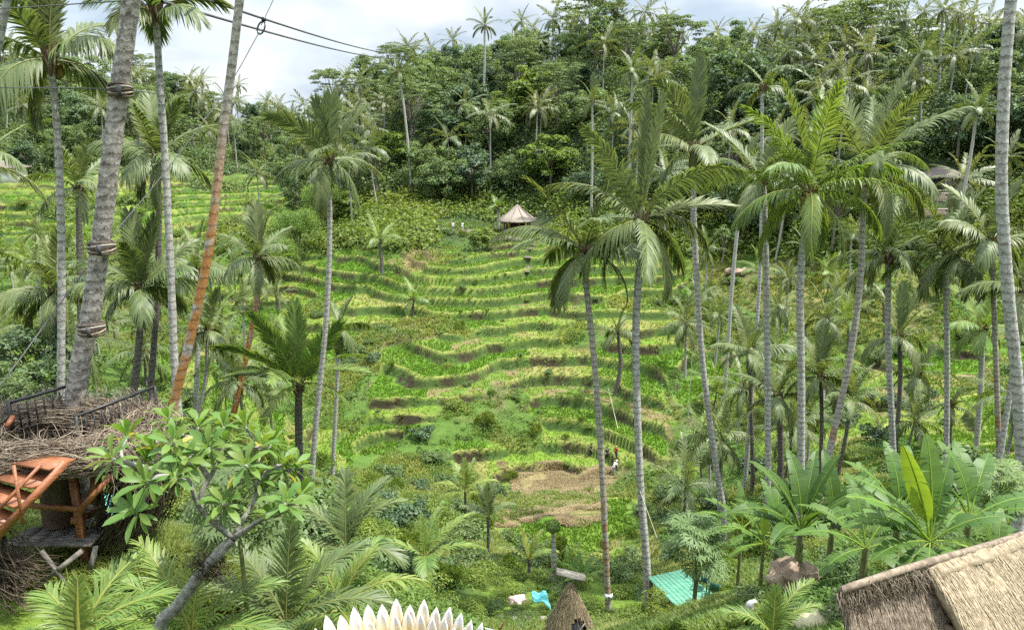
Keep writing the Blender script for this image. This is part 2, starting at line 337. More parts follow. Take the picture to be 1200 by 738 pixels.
def cover_colour(x, y, m, f, k, px, py):
    def mixc(a, b, t): return a * (1 - t[..., None]) + np.asarray(b) * t[..., None]
    yw = UW(y)
    n1 = vnoise(x, y, 6, 11); n2 = vnoise(x, y, 1.7, 12); n3 = vnoise(x, y, 16, 13); n4 = vnoise(x, y, 0.6, 14)
    c = np.zeros(x.shape + (3,)) + np.array([0.062, 0.112, 0.02])
    c = mixc(c, (0.115, 0.145, 0.03), sstep(-0.1, 0.6, n1 + 0.4 * n2))
    c = mixc(c, (0.11, 0.085, 0.045), sstep(0.35, 0.75, n3 + 0.5 * n2) * 0.6)
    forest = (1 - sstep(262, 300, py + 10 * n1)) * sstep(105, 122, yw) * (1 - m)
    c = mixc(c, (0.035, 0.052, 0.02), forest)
    near = (1 - sstep(40, 55, y)) * (1 - m)
    c = mixc(c, (0.055, 0.085, 0.022), near * 0.7)
    # paddies: what grows on each one
    h = _hash(k.astype(int) * 7, np.floor((x + 6 * vnoise(x, y, 15, 21)) / 13).astype(int), 5)
    rice = np.zeros_like(c) + np.array([0.07, 0.145, 0.014])
    rice = mixc(rice, (0.10, 0.165, 0.025), sstep(0.0, 0.5, n1))
    rice = np.where((h > 0.52)[..., None], mixc(np.zeros_like(c) + np.array([0.13, 0.165, 0.035]), (0.10, 0.17, 0.02), sstep(-.3, .3, n2)), rice)
    rice = np.where((h > 0.82)[..., None], mixc(np.zeros_like(c) + np.array([0.17, 0.165, 0.055]), (0.12, 0.16, 0.03), sstep(-.2, .5, n1 + .5 * n2)), rice)
    rice = np.where((h > 0.93)[..., None], mixc(np.zeros_like(c) + np.array([0.085, 0.14, 0.022]), (0.15, 0.125, 0.06), sstep(0, .5, n2)), rice)
    riser = mixc(np.zeros_like(c) + np.array([0.034, 0.028, 0.016]), (0.05, 0.088, 0.02), sstep(-0.6, 0.2, n1 * .6 + n2 * .7))  # earth and grass, darkened further for the shade on the bank face
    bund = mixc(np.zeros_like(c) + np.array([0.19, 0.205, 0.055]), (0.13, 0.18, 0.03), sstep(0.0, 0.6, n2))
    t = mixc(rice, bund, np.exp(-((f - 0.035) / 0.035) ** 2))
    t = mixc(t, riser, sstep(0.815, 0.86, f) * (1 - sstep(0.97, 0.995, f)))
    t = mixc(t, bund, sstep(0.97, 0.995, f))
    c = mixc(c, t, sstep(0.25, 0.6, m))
    dry = np.maximum(box_mask(px + 22 * n1, py + 8 * n2, yw, 585, 705, 545, 612, 50, 90, 12, 8), box_mask(px + 14 * n1, py + 3 * n2, yw, 1088, 1185, 432, 449, 60, 110, 12, 3))
    c = mixc(c, (0.205, 0.155, 0.078), dry * (0.75 + 0.25 * n2))
    dry2 = box_mask(px + 30 * n1, py + 8 * n2, yw, 905, 1090, 320, 390, 80, 125, 25, 10)
    c = mixc(c, (0.17, 0.155, 0.05), dry2 * 0.7)
    dry3 = box_mask(px + 16 * n1, py + 5 * n2, yw, 475, 520, 285, 315, 100, 150, 12, 8)
    c = mixc(c, (0.16, 0.12, 0.06), dry3 * 0.8)
    lawn = (1 - sstep(-5.4, -4.9, x)) * sstep(8.5, 9.5, y) * (1 - sstep(13.2, 14, y))
    c = mixc(c, (0.13, 0.20, 0.028), lawn)
    garden = box_mask(px + 10 * n1, py, y, 560, 920, 680, 800, 22, 40, 15, 8)
    c = mixc(c, (0.105, 0.165, 0.022), garden)
    c = mixc(c, (0.20, 0.165, 0.10), garden * sstep(0.25, 0.5, n1))
    return np.clip(c * (1 + 0.18 * n4)[..., None], 0.008, 0.6)
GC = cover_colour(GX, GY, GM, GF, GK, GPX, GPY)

def ground_material():
    m, nt, N = newmat('ground_cover')
    out = N('ShaderNodeOutputMaterial'); bs = N('ShaderNodeBsdfPrincipled'); L(nt, bs.outputs[0], out.inputs['Surface'])
    bs.inputs['Roughness'].default_value = 0.9; bs.inputs['Specular IOR Level'].default_value = 0.15
    a = N('ShaderNodeAttribute'); a.attribute_name = 'cover'
    g = N('ShaderNodeNewGeometry')
    nz = N('ShaderNodeTexNoise'); nz.inputs['Scale'].default_value = 4.5; nz.inputs['Detail'].default_value = 9; nz.inputs['Roughness'].default_value = 0.7; L(nt, g.outputs['Position'], nz.inputs['Vector'])
    mr = N('ShaderNodeMapRange'); mr.inputs[1].default_value = 0.3; mr.inputs[2].default_value = 0.7; mr.inputs[3].default_value = 0.55; mr.inputs[4].default_value = 1.45; L(nt, nz.outputs[0], mr.inputs[0])
    sc = N('ShaderNodeVectorMath'); sc.operation = 'SCALE'; L(nt, a.outputs['Color'], sc.inputs[0]); L(nt, mr.outputs[0], sc.inputs['Scale']); L(nt, sc.outputs[0], bs.inputs['Base Color'])
    bp = N('ShaderNodeBump'); bp.inputs['Strength'].default_value = 0.7; bp.inputs['Distance'].default_value = 0.25; L(nt, nz.outputs[0], bp.inputs['Height']); L(nt, bp.outputs[0], bs.inputs['Normal'])
    return m
M['ground'] = ground_material()
_ny, _nx = GX.shape
_i, _j = np.meshgrid(np.arange(_ny - 1), np.arange(_nx - 1), indexing='ij')
_F = np.stack([_i * _nx + _j, _i * _nx + _j + 1, (_i + 1) * _nx + _j + 1, (_i + 1) * _nx + _j], -1).reshape(-1, 4)
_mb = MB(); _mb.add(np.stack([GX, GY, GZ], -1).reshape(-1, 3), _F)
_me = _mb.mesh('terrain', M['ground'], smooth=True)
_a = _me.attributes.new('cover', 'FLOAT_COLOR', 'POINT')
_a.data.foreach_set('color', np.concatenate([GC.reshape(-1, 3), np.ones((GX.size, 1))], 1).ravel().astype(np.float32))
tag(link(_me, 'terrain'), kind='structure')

# ------------------------------------------------------------------ leaves
def leaf_quads(C, N_, size, aspect, rng, fold=0.12, droop=0.3):
    """one kite-shaped leaf per centre: N_ is the way its face looks"""
    n = len(C); N_ = norm(N_)
    r = rng.normal(size=(n, 3)); r[:, 2] -= droop
    t = norm(r - (r * N_).sum(1, keepdims=True) * N_); b = np.cross(N_, t)
    size = np.broadcast_to(size, (n,))[:, None]
    a = C - t * size * .5; d = C + t * size * .5 - N_ * size * 0.1
    m = C - t * size * 0.06
    l = m + b * size * aspect * .5 + N_ * size * fold; rr = m - b * size * aspect * .5 + N_ * size * fold
    V = np.stack([a, rr, d, l], 1).reshape(-1, 3)
    F = np.arange(n * 4).reshape(n, 4)
    return V, F

def tint_of(rng, n, lo=0.7, hi=1.3, g0=0.0, g1=0.35, rep=4):
    return np.repeat(np.stack([rng.uniform(lo, hi, n), rng.uniform(g0, g1, n)], 1), rep, axis=0)

# ------------------------------------------------------------------ palms
def frond_VF(mb, rng, L_, elev, droop, az, nl=44, ll=0.95, lw=0.07, hang=0.4, vee=0.25, segs=3, origin=(0, 0, 0), g=0.1, sway=0.0, mi=0, rr=0.035, bright=1.0, b0=62, prof=0, roll=0, lk=1.0):
    ns = 14; s = np.linspace(0, 1, ns + 1)
    e = np.radians(elev - droop * s ** 1.35); a = az + sway * s ** 2
    ds = L_ / ns
    H = np.stack([np.cos(a), np.sin(a), 0 * a], 1)
    T = np.cos(e)[:, None] * H + np.sin(e)[:, None] * np.array([0, 0, 1.0])
    P = np.concatenate([[[0, 0, 0]], np.cumsum(0.5 * (T[1:] + T[:-1]) * ds, 0)]) + np.asarray(origin, float)
    S_ = np.stack([-np.sin(a), np.cos(a), 0 * a], 1); N_ = np.cross(T, S_); ll = ll * lk
    if roll: S_ = S_ * math.cos(R(roll)) + N_ * math.sin(R(roll)); N_ = np.cross(T, S_)
    V, F = tube(P, np.linspace(rr, rr * .2, ns + 1), 4)
    mb.add(V, F, (bright * 1.15, min(1, g + 0.55)), mi)
    q = np.repeat(np.linspace(0.10, 0.995, nl), 2) + rng.normal(0, 0.25 / nl, nl * 2); q = np.clip(q, 0.05, 1)
    sg = np.tile([1.0, -1.0], nl)
    keep = rng.random(nl * 2) > 0.04
    q = q[keep]; sg = sg[keep]; n = len(q)
    def ip(A): return np.stack([np.interp(q, s, A[:, c]) for c in range(3)], 1)
    p, t, sd, nn = ip(P), norm(ip(T)), norm(ip(S_)), norm(ip(N_))
    b = np.radians(b0 - (b0 - 22) * q ** 1.2 + rng.normal(0, 4, n))
    d = norm(t * np.cos(b)[:, None] + (sd * sg[:, None] * math.cos(vee) + nn * math.sin(vee)) * np.sin(b)[:, None] + rng.normal(0, 0.05, (n, 3)))
    ln = ll * (0.30 + 0.70 * np.sin(PI * np.clip(q * 0.86 + 0.10, 0, 1)) ** 0.8) * rng.uniform(0.85, 1.1, n) if not prof else ll * (0.12 + 0.88 * np.sin(PI * np.clip(q * 0.90 - 0.04, 0.0, 1)) ** 1.1) * rng.uniform(0.92, 1.06, n)
    hg = hang * rng.uniform(0.75, 1.3, n)
    u = np.linspace(0, 1, segs + 1)
    W = np.interp(u, [0, 0.25, 0.7, 1], [0.55, 1.0, 0.7, 0.06]) * lw * 0.5
    w = norm(t - d * (t * d).sum(1, keepdims=True))
    C = p[:, None] + d[:, None] * (ln[:, None] * (u[None] * (1 - 0.22 * hg[:, None] * u[None])))[..., None] + np.array([0, 0, -1.0]) * ((hg * ln)[:, None] * u[None] ** 2)[..., None]
    V = np.stack([C - w[:, None] * W[None, :, None], C + w[:, None] * W[None, :, None]], 2)
    m2 = (segs + 1) * 2
    base = np.arange(n)[:, None] * m2
    F = np.stack([base + 2 * i + np.array([0, 1, 3, 2])[None] for i in range(segs)], 1).reshape(-1, 4)
    mb.add(V.reshape(-1, 3), F, np.repeat(np.stack([rng.uniform(0.75, 1.25, n) * bright, np.clip(g + rng.uniform(-0.1, 0.22, n), 0, 1)], 1), m2, axis=0), mi)

def crown_specs(rng, n, L_, up=88, low=-32, hang0=0.12, hang1=0.85, wind=None):
    out = []
    for i in range(n):
        a = (i + 0.35) / n
        az = i * 2.39996 + rng.uniform(-0.3, 0.3)
        el = up - (up - low) * a ** 0.95 + rng.uniform(-7, 7)
        dr = 14 + 70 * a ** 0.8 + rng.uniform(-8, 14)
        if el - dr < -105: dr = el + 105
        out.append(dict(L_=L_ * (0.80 + 0.25 * math.sin(PI * min(1, a * 1.3 + 0.15))) * rng.uniform(0.9, 1.08), elev=el, droop=dr, az=az,
                        hang=hang0 + (hang1 - hang0) * min(1, a * 1.4) * (1 - .65 * max(0, a - .65) / .35) + rng.uniform(-.08, .08), vee=0.45 - 0.5 * a, g=0.05 + 0.25 * max(0, a - 0.7) / 0.3 + (0.15 if a < 0.15 else 0), sway=rng.uniform(-0.25, 0.25), roll=rng.uniform(-38, 38), b0=62 - 18 * a, lk=1.0 - .25 * max(0, a - .5) / .5))
    return out

def trunk_tube(P, r0, r1, n=26, sides=9, rng=None, swell=1.45):
    S_ = spline(P, n); u = np.linspace(0, 1, n)
    rad = r0 + (r1 - r0) * u + r0 * (swell - 1) * np.exp(-u * 22)
    if rng is not None: rad = rad * (1 + rng.normal(0, 0.025, n))
    return tube(S_, rad, sides)

class PalmKind:
    """shared meshes for middle and far palms"""
    def __init__(s, seed, n=18, L_=5.0, nl=26, lw=0.13, ll=0.95, segs=2, H=9, bend=0.6, mat='palm_far', tmat='trunk', r=0.15, up=86, low=-35, hang1=0.85):
        rng = np.random.default_rng(seed)
        mb = MB()
        for sp in crown_specs(rng, n, L_, up, low, hang1=hang1): frond_VF(mb, rng, nl=nl, lw=lw, ll=ll, segs=segs, **sp)
        s.crown = mb.mesh('crown', M[mat])
        a = rng.uniform(0, 6.28); c = np.array([math.cos(a), math.sin(a), 0])
        P = [np.array([0, 0, -0.6]), c * bend * 0.5 + np.array([0, 0, H * .35]), c * bend * 0.8 + np.array([0, 0, H * .7]), c * bend + np.array([0, 0, H])]
        mt = MB(); V, F = trunk_tube(P, r * 1.1, r * 0.8, 14, 7, rng); mt.add(V, F)
        s.trunk = mt.mesh('trunk', M[tmat], True); s.top = P[-1]; s.H = H
    def place(s, x, y, z, height, cs, rz, name='coconut_palm'):
        """height: trunk height wanted; cs: scale of the crown"""
        r = thing(name, None, 'palm tree', (x, y, z), rz)
        k = height / s.H
        t = link(s.trunk, 'trunk', r); t.scale = (max(0.75, min(1.3, k)),) * 2 + (k,)
        c = link(s.crown, 'crown', r); c.location = (s.top[0] * t.scale[0], s.top[1] * t.scale[0], s.top[2] * k); c.scale = (cs,) * 3
        return r

# ------------------------------------------------------------------ broadleaf trees
class TreeKind:
    def __init__(s, seed, H=13, Rr=5, mat='leaf_mid', style='dense', nclump=64, leaf=0.56, per=100):
        rng = np.random.default_rng(seed); mt = MB(); mb = MB()
        s.H = H; s.R = Rr
        cs = []
        if style == 'dense' or style == 'tall':
            zc, rz_ = (H * .53, H * .46) if style == 'dense' else (H * .52, H * .50)
            while len(cs) < nclump:
                d = norm(rng.normal(size=3)); q = rng.uniform(0.5, 1.0)
                if d[2] < -0.8: continue
                p = np.array([d[0] * Rr, d[1] * Rr, d[2] * rz_]) * q + np.array([0, 0, zc])
                lump = 1 + 0.28 * math.sin(3.1 * math.atan2(d[1], d[0]) + seed) + 0.2 * math.sin(5 * d[2] + seed)
                p[:2] *= lump
                cs.append((p, Rr * rng.uniform(.16, .34)))
        elif style == 'umbrella':
            for i in range(nclump):
                a = rng.uniform(0, 6.28); rr_ = Rr * math.sqrt(rng.random()); lv = rng.choice([0, 0.4, 0.75, 1.0], p=[.15, .2, .3, .35])
                cs.append((np.array([math.cos(a) * rr_, math.sin(a) * rr_, H * (0.66 + 0.30 * lv) + 0.5 * rng.normal() - 0.03 * rr_ ** 2 / Rr * 2]), Rr * rng.uniform(.14, .26)))
        elif style == 'open':
            for i in range(nclump):
                d = norm(rng.normal(size=3)); d[2] = abs(d[2]) * 0.9 - 0.15
                cs.append((np.array([d[0] * Rr, d[1] * Rr, d[2] * H * .45]) * rng.uniform(.45, 1.0) + np.array([0, 0, H * .55]), Rr * rng.uniform(.12, .22)))
        tb = H * (0.42 if style != 'umbrella' else .5)
        lean = rng.normal(0, 0.04 * H, 2)
        top = np.array([lean[0], lean[1], tb])
        V, F = trunk_tube([np.array([0, 0, -0.8]), np.array([lean[0] * .4, lean[1] * .4, tb * .5]), top], 0.02 * H + .06, 0.013 * H + .04, 9, 7, rng); mt.add(V, F)
        order = rng.permutation(len(cs))[:14 if style != 'dense' else 9]
        for i in order:
            p = cs[i][0]; m_ = (top + p) / 2 + rng.normal(0, .25, 3) + np.array([0, 0, 0.05 * H if style != 'umbrella' else -.04 * H])
            V, F = tube(spline([top * .92, m_, p], 7), np.linspace(0.010 * H + .02, 0.02, 7), 5); mt.add(V, F)
        flat = {'dense': .8, 'tall': .85, 'umbrella': .28, 'open': .6}[style]
        for p, r in cs:
            n = max(8, int(per * (r / (Rr * .25)) ** 2 * rng.uniform(.7, 1.2)))
            d = norm(rng.normal(size=(n, 3))); d[:, 2] = np.where(d[:, 2] < -0.3, -d[:, 2], d[:, 2])
            q = rng.uniform(0.55, 1.08, n)[:, None]
            C = p + d * q * np.array([r, r, r * flat])
            nn = d * 0.7 + np.array([0, 0, 0.55]) + rng.normal(0, .38, (n, 3))
            V, F = leaf_quads(C, nn, leaf * rng.uniform(.6, 1.25, n), 0.6, rng)
            cb, cg = rng.uniform(.82, 1.18), rng.uniform(0, .25)
            t = tint_of(rng, n, .75 * cb, 1.25 * cb, cg, cg + .25); mb.add(V, F, t)
        s.crown = mb.mesh('crown', M[mat]); s.trunk = mt.mesh('trunk', M['wood'], True)
    def place(s, x, y, z, sc, rz, name='jungle_tree', mat=None, sx=1.0):
        r = thing(name, None, 'tree', (x, y, z), rz)
        t = link(s.trunk, 'trunk', r); t.scale = (sc * sx, sc * sx, sc)
        c = link(s.crown, 'crown', r); c.scale = (sc * sx, sc * sx, sc)
        if mat: c.material_slots[0].link = 'OBJECT'; c.material_slots[0].material = M[mat]
        return r

class BushKind:
    def __init__(s, seed, Rr=1.4, Hh=1.3, mat='leaf_mid', n=900, leaf=0.2, aspect=0.5, lumps=9, stems=True, spiky=0.0):
        rng = np.random.default_rng(seed); mb = MB()
        for i in range(lumps):
            a = rng.uniform(0, 6.28); q = rng.uniform(.0, .75)
            p = np.array([math.cos(a) * Rr * q, math.sin(a) * Rr * q, Hh * rng.uniform(.30, .72)]); r = Rr * rng.uniform(.3, .55)
            k = n // lumps
            d = norm(rng.normal(size=(k, 3))); d[:, 2] = np.abs(d[:, 2]) * 1.0 - 0.25
            C = p + d * (rng.uniform(.6, 1.12, k) ** 1)[:, None] * np.array([r, r, r * .8 * Hh / Rr])
            nn = d * .7 + np.array([0, 0, .5]) + rng.normal(0, .45, (k, 3))
            if spiky: nn = norm(rng.normal(size=(k, 3)) * np.array([1, 1, .3]))
            V, F = leaf_quads(C, nn, leaf * rng.uniform(.6, 1.3, k), aspect, rng, droop=-spiky * 3 if spiky else .3)
            cb = rng.uniform(.85, 1.15); mb.add(V, F, tint_of(rng, k, .7 * cb, 1.3 * cb, 0, .4))
        if stems:
            for i in range(7):
                a = rng.uniform(0, 6.28); e = np.array([math.cos(a) * Rr * .6, math.sin(a) * Rr * .6, Hh * .75])
                V, F = tube([np.array([0, 0, -.15]), e * .5 + np.array([0, 0, .1]), e], [.03, .02, .01], 4); mb.add(V, F, (0.8, 1.0))
        s.mesh = mb.mesh('bush', M[mat])
    def place(s, x, y, z, sc, rz, name='bush', mat=None, cat='bush', sz=1.0):
        o = link(s.mesh, name, None, (x, y, z)); o.rotation_euler = (0, 0, rz); o.scale = (sc, sc, sc * sz); o['category'] = cat
        if mat: o.material_slots[0].link = 'OBJECT'; o.material_slots[0].material = M[mat]
        return o

def bamboo_meshes(seed, H=11, n=26, spread=3.2):
    rng = np.random.default_rng(seed); mc = MB(); mb = MB()
    for i in range(n):
        a = rng.uniform(0, 6.28); h = H * rng.uniform(.7, 1.05); sp = spread * rng.uniform(.5, 1.2)
        b = np.array([math.cos(a), math.sin(a), 0])
        b0 = b * rng.uniform(0, .7)
        P = spline([b0 + np.array([0, 0, -.3]), b0 + b * sp * .15 + np.array([0, 0, h * .5]), b0 + b * sp * .55 + np.array([0, 0, h * .88]), b0 + b * sp + np.array([0, 0, h * .9]), b0 + b * sp * 1.35 + np.array([0, 0, h * .74])], 16)
        V, F = tube(P, np.linspace(.05, .012, 16), 5); mc.add(V, F)
        for q in np.linspace(.42, 1, 12):
            p = P[min(15, int(q * 15.99))]; k = 34
            C = p + rng.normal(0, 1, (k, 3)) * np.array([.55, .55, .42]) + np.array([0, 0, -.12])
            V, F = leaf_quads(C, rng.normal(0, .5, (k, 3)) + np.array([0, 0, .8]) + b * .3, rng.uniform(.28, .5, k), .28, rng, droop=.8)
            cb = rng.uniform(.85, 1.15); mb.add(V, F, tint_of(rng, k, .75 * cb, 1.25 * cb, 0, .4))
    return mc.mesh('culms', M['stem_green'], True), mb.mesh('foliage', M['bamboo_leaf'])

# ------------------------------------------------------------------ broad tropical leaves
def banana_leaf_VF(mb, rng, L_, W_, elev, droop, az, origin=(0, 0, 0), tears=7, g=0.1, bright=1.0, fold=0.25, pet=0.22, mi=0, roll=0):
    ns = 26; s = np.linspace(0, 1, ns + 1)
    e = np.radians(elev - droop * s ** 1.5); ds = L_ / ns
    H = np.array([math.cos(az), math.sin(az), 0]); S_ = np.array([-math.sin(az), math.cos(az), 0])
    T = np.cos(e)[:, None] * H + np.sin(e)[:, None] * np.array([0, 0, 1.0])
    if roll: S_ = norm(S_ * math.cos(R(roll)) + np.cross(T.mean(0), S_) * math.sin(R(roll)))
    P = np.concatenate([[[0, 0, 0]], np.cumsum(.5 * (T[1:] + T[:-1]) * ds, 0)]) + np.asarray(origin, float)
    N_ = np.cross(T, S_)
    V, F = tube(P, np.linspace(.028, .006, ns + 1) * L_ / 2, 5); mb.add(V, F, (1.25 * bright, min(1, g + .6)), mi)
    q = np.clip((s - pet) / (1 - pet), 0, 1)
    w = W_ * .5 * np.where(q > 0, (np.sin(PI * np.clip(q, 0, 1) ** .8) ** .55), 0) * (1 - .25 * q)
    for sg in (1, -1):
        f = fold
        cut = set(rng.choice(np.arange(int(ns * pet) + 3, ns - 1), tears, replace=False)) if tears else set()
        i0 = int(ns * pet); dr = 0.0
        for i in range(i0, ns):
            if i in cut or i == i0: dr = rng.uniform(-.05, .28) if tears else .06
            sl = .10 * L_ / ns * (1 if (i + 1) not in cut else 0.25)
            cols = []
            for (ii, ex) in ((i, 0), (i + 1, 0)):
                row = []
                for k, u in enumerate((0, .55, 1.0)):
                    p = P[ii] + S_ * sg * w[ii] * u * math.cos(f) + N_[ii] * (w[ii] * u * math.sin(f) - dr * w[ii] * u * u * 1.6) + T[ii] * (.10 * w[ii] * u)
                    if (ii == i + 1 and (i + 1) in cut): p = p - T[ii] * ds * .55 * u
                    row.append(p)
                cols.append(row)
            V = np.array(cols[0] + cols[1])
            mb.add(V, [[0, 1, 4, 3], [1, 2, 5, 4]] if sg < 0 else [[0, 3, 4, 1], [1, 4, 5, 2]], (bright * rng.uniform(.9, 1.1), g + rng.uniform(0, .06)), mi)

def banana_plant(x, y, z, leaves, label, stem_h=1.6, seed=0, name='banana_plant', lean=(0, 0), group=None, stem_r=.11):
    rng = np.random.default_rng(seed); r = thing(name, label, 'banana plant', (x, y, z), group=group)
    mb = MB(); top = np.array([lean[0], lean[1], stem_h]); V, F = tube(spline([np.array([0, 0, -.3]), top * .5 + np.array([0, 0, .02]), top], 8), np.linspace(stem_r * 1.2, stem_r * .6, 8), 8); mb.add(V, F, (1, .4))
    mb.build('stem', M['stem_green'], r, smooth=True)
    for lf in leaves:
        b = MB(); banana_leaf_VF(b, rng, origin=top - np.array([0, 0, .05]), **lf); b.build('leaf', M['banana_leaf'], r)
    return r

def palmate_VF(mb, rng, c, out, size, g=0.1, bright=1.0):
    """a deeply lobed papaya leaf at c, its stalk side pointing to -out"""
    out = norm(np.asarray(out, float)); up = norm(np.array([0, 0, 1.0]) + out * rng.uniform(-.5, .3) + rng.normal(0, .25, 3)); x = norm(out - up * (out @ up)); yv = np.cross(up, x)
    V = []; F = []; k = 0
    for j in range(9):
        a = R(-148 + 37 * j); l = size * (.62 + .38 * math.cos(a / 2)) * rng.uniform(.85, 1.1)
        d = x * math.cos(a) + yv * math.sin(a); n = -x * math.sin(a) + yv * math.cos(a)
        dn = np.array([0, 0, -1.0])
        def leaflet(o, dd, ll, ww, dz):
            nonlocal k
            nn = np.cross(up, dd)
            V.extend([o, o + dd * ll * .5 - nn * ww + up * ll * .05, o + dd * ll + dn * dz, o + dd * ll * .5 + nn * ww + up * ll * .05]); F.append([k, k + 1, k + 2, k + 3]); k += 4
        leaflet(c, d, l, l * .11, l * .22)
        for sg in (1, -1):
            for q in (.42, .62):
                leaflet(c + d * l * q, norm(d + n * sg * .85), l * (.40 - .1 * (q > .5)), l * .05, l * .1)
    mb.add(np.array(V), np.array(F), np.repeat(np.stack([rng.uniform(.85, 1.15, k // 4) * bright, g + rng.uniform(0, .15, k // 4)], 1), 4, axis=0))

def papaya_tree(x, y, z, H, label, nleaf=26, size=.5, pet=.85, seed=0, tr=.07, name='papaya_tree', mat='leaf_mid', bright=1.0, low=-25, stemmat='stem_green'):
    rng = np.random.default_rng(seed); r = thing(name, label, 'papaya tree', (x, y, z))
    mt = MB(); V, F = tube(spline([np.array([0, 0, -.4]), np.array([.03, 0, H * .5]), np.array([0, 0, H])], 10), np.linspace(tr, tr * .7, 10), 8); mt.add(V, F); mt.build('trunk', M[stemmat], r, smooth=True)
    mb = MB()
    for i in range(nleaf):
        a = i * 2.39996; q = i / nleaf; el = R(78 - (78 - low) * q + rng.uniform(-8, 8)); pl = pet * rng.uniform(.75, 1.1) * (.6 + .4 * math.sin(PI * min(1, q + .3)))
        d = np.array([math.cos(a) * math.cos(el), math.sin(a) * math.cos(el), math.sin(el)]); o = np.array([0, 0, H - .35 * q])
        c = o + d * pl + np.array([0, 0, -.08]); V, F = tube([o, o + d * pl * .55 + np.array([0, 0, .03]), c], [.013, .01, .007], 4); mb.add(V, F, (1.2, .8))
        palmate_VF(mb, rng, c, np.array([d[0], d[1], -.1]), size * rng.uniform(.85, 1.15), bright=bright)
    mb.build('crown', M[mat], r)
    return r

def small_palm(x, y, z, label, n=11, L_=2.6, seed=0, nl=40, lw=.06, ll=.8, stem=.4, mat='palm_fresh', specs=None, name='young_palm', up=85, low=5, group=None, hang1=.6, stem_r=.09, bright=1.0):
    rng = np.random.default_rng(seed); r = thing(name, label, 'palm tree', (x, y, z), group=group)
    mt = MB(); V, F = trunk_tube([np.array([0, 0, -.4]), np.array([0, 0, stem * .5]), np.array([0, 0, stem])], stem_r * 1.1, stem_r, 6, 8); mt.add(V, F); mt.build('trunk', M['trunk_dark'], r, smooth=True)
    for sp in (specs or crown_specs(rng, n, L_, up, low, hang1=hang1)):
        b = MB(); sp = dict(sp); frond_VF(b, rng, nl=sp.pop('nl', nl), lw=sp.pop('lw', lw), ll=sp.pop('ll', ll), origin=(0, 0, stem - .05), rr=.02 + .004 * L_, bright=bright, **sp); b.build('frond', M[mat], r)
    return r

def hero_palm(label, poly, Y, rpx, crown, L_, n=16, seed=0, mat='palm_leaf', tmat='trunk', specs=(), up=80, low=-38, hang1=.95, nl=66, lw=.085, ll=1.1, nuts=0, ground_px=None, name='coconut_palm', shaft=0, bright=1.0, group=None, Yb=None):
    """poly: trunk pixels from the top down; crown: pixel of the crown's heart"""
    Y = WD(Y); rng = np.random.default_rng(1000 + seed); L_ = L_ * (0.98 if Y < 60 else 1.08); n = max(7, int(n * .8)) if n > 8 else n; low = max(low, -32) if n > 8 else low; hang1 = min(hang1, .8)
    pts = [at(px, py, Y) for px, py in poly]
    bx = pts[-1][0]; gzv = gz(bx, Y)
    if pts[-1][2] > gzv: pts.append(np.array([bx + 0.15 * (pts[-1][0] - pts[-2][0]), Y, gzv - .3]))
    else: pts[-1][2] = min(pts[-1][2], gzv - .3)
    base = np.array([pts[-1][0], Y, gzv]); P = np.array(pts[::-1]) - base
    top = at(crown[0], crown[1], Y) - base
    if np.linalg.norm(top - P[-1]) > .3: P = np.concatenate([P, [top]])
    r = thing(name, label, 'palm tree', base, group=group)
    rad = rpx * .86 * Y / FPX
    mt = MB(); V, F = trunk_tube(P, rad * 1.08, rad * .78, max(24, int(len(P) * 7)), 11, rng, 1.4); mt.add(V, F); mt.build('trunk', M[tmat], r, smooth=True)
    # leaf bases and fibre around the heart
    mh = MB(); u = norm(P[-1] - P[-2])
    for i in range(16):
        a = i * 2.4; d = np.array([math.cos(a), math.sin(a), 0]); o = top - u * (.15 + .05 * i) * (L_ / 5)
        V, F = tube([o + d * rad * .5, o + d * rad * 1.25 + np.array([0, 0, .3]), o + d * (rad * 1.9) + np.array([0, 0, .55])], [.07, .055, .03], 5); mh.add(V, F, (1, 0))
    mh.build('leaf_bases', M['fibre'], r)
    if shaft:
        V, F = tube([top - u * 1.6, top - u * .8, top + u * shaft], [rad * 1.0, rad * 1.35, rad * .5], 8); mb = MB(); mb.add(V, F); mb.build('crown_shaft', M['stem_green'], r, smooth=True)
    allsp = [dict(s) for s in specs] + crown_specs(rng, n, L_, up, low, hang1=hang1)
    for sp in allsp:
        b = MB(); frond_VF(b, rng, nl=sp.pop('nl', nl), lw=sp.pop('lw', lw), ll=sp.pop('ll', ll), origin=top - np.array([0, 0, .1]), rr=.045, bright=bright, **sp); b.build('frond', M[sp.get('mat', mat)], r)
    for i in range(nuts):
        a = rng.uniform(0, 6.28); bn = MB()
        for j in range(5):
            c = top + np.array([math.cos(a + .35 * rng.normal()), math.sin(a + .35 * rng.normal()), 0]) * rng.uniform(.25, .5) + np.array([0, 0, -.25 - .35 * rng.random()])
            th = np.linspace(0, PI, 6); V, F = tube(c + np.stack([0 * th, 0 * th, -np.cos(th) * .15], 1), np.maximum(np.sin(th), .02) * .12, 8); bn.add(V, F)
        bn.build('coconut_bunch', M['coconut'], r, smooth=True)
    return r
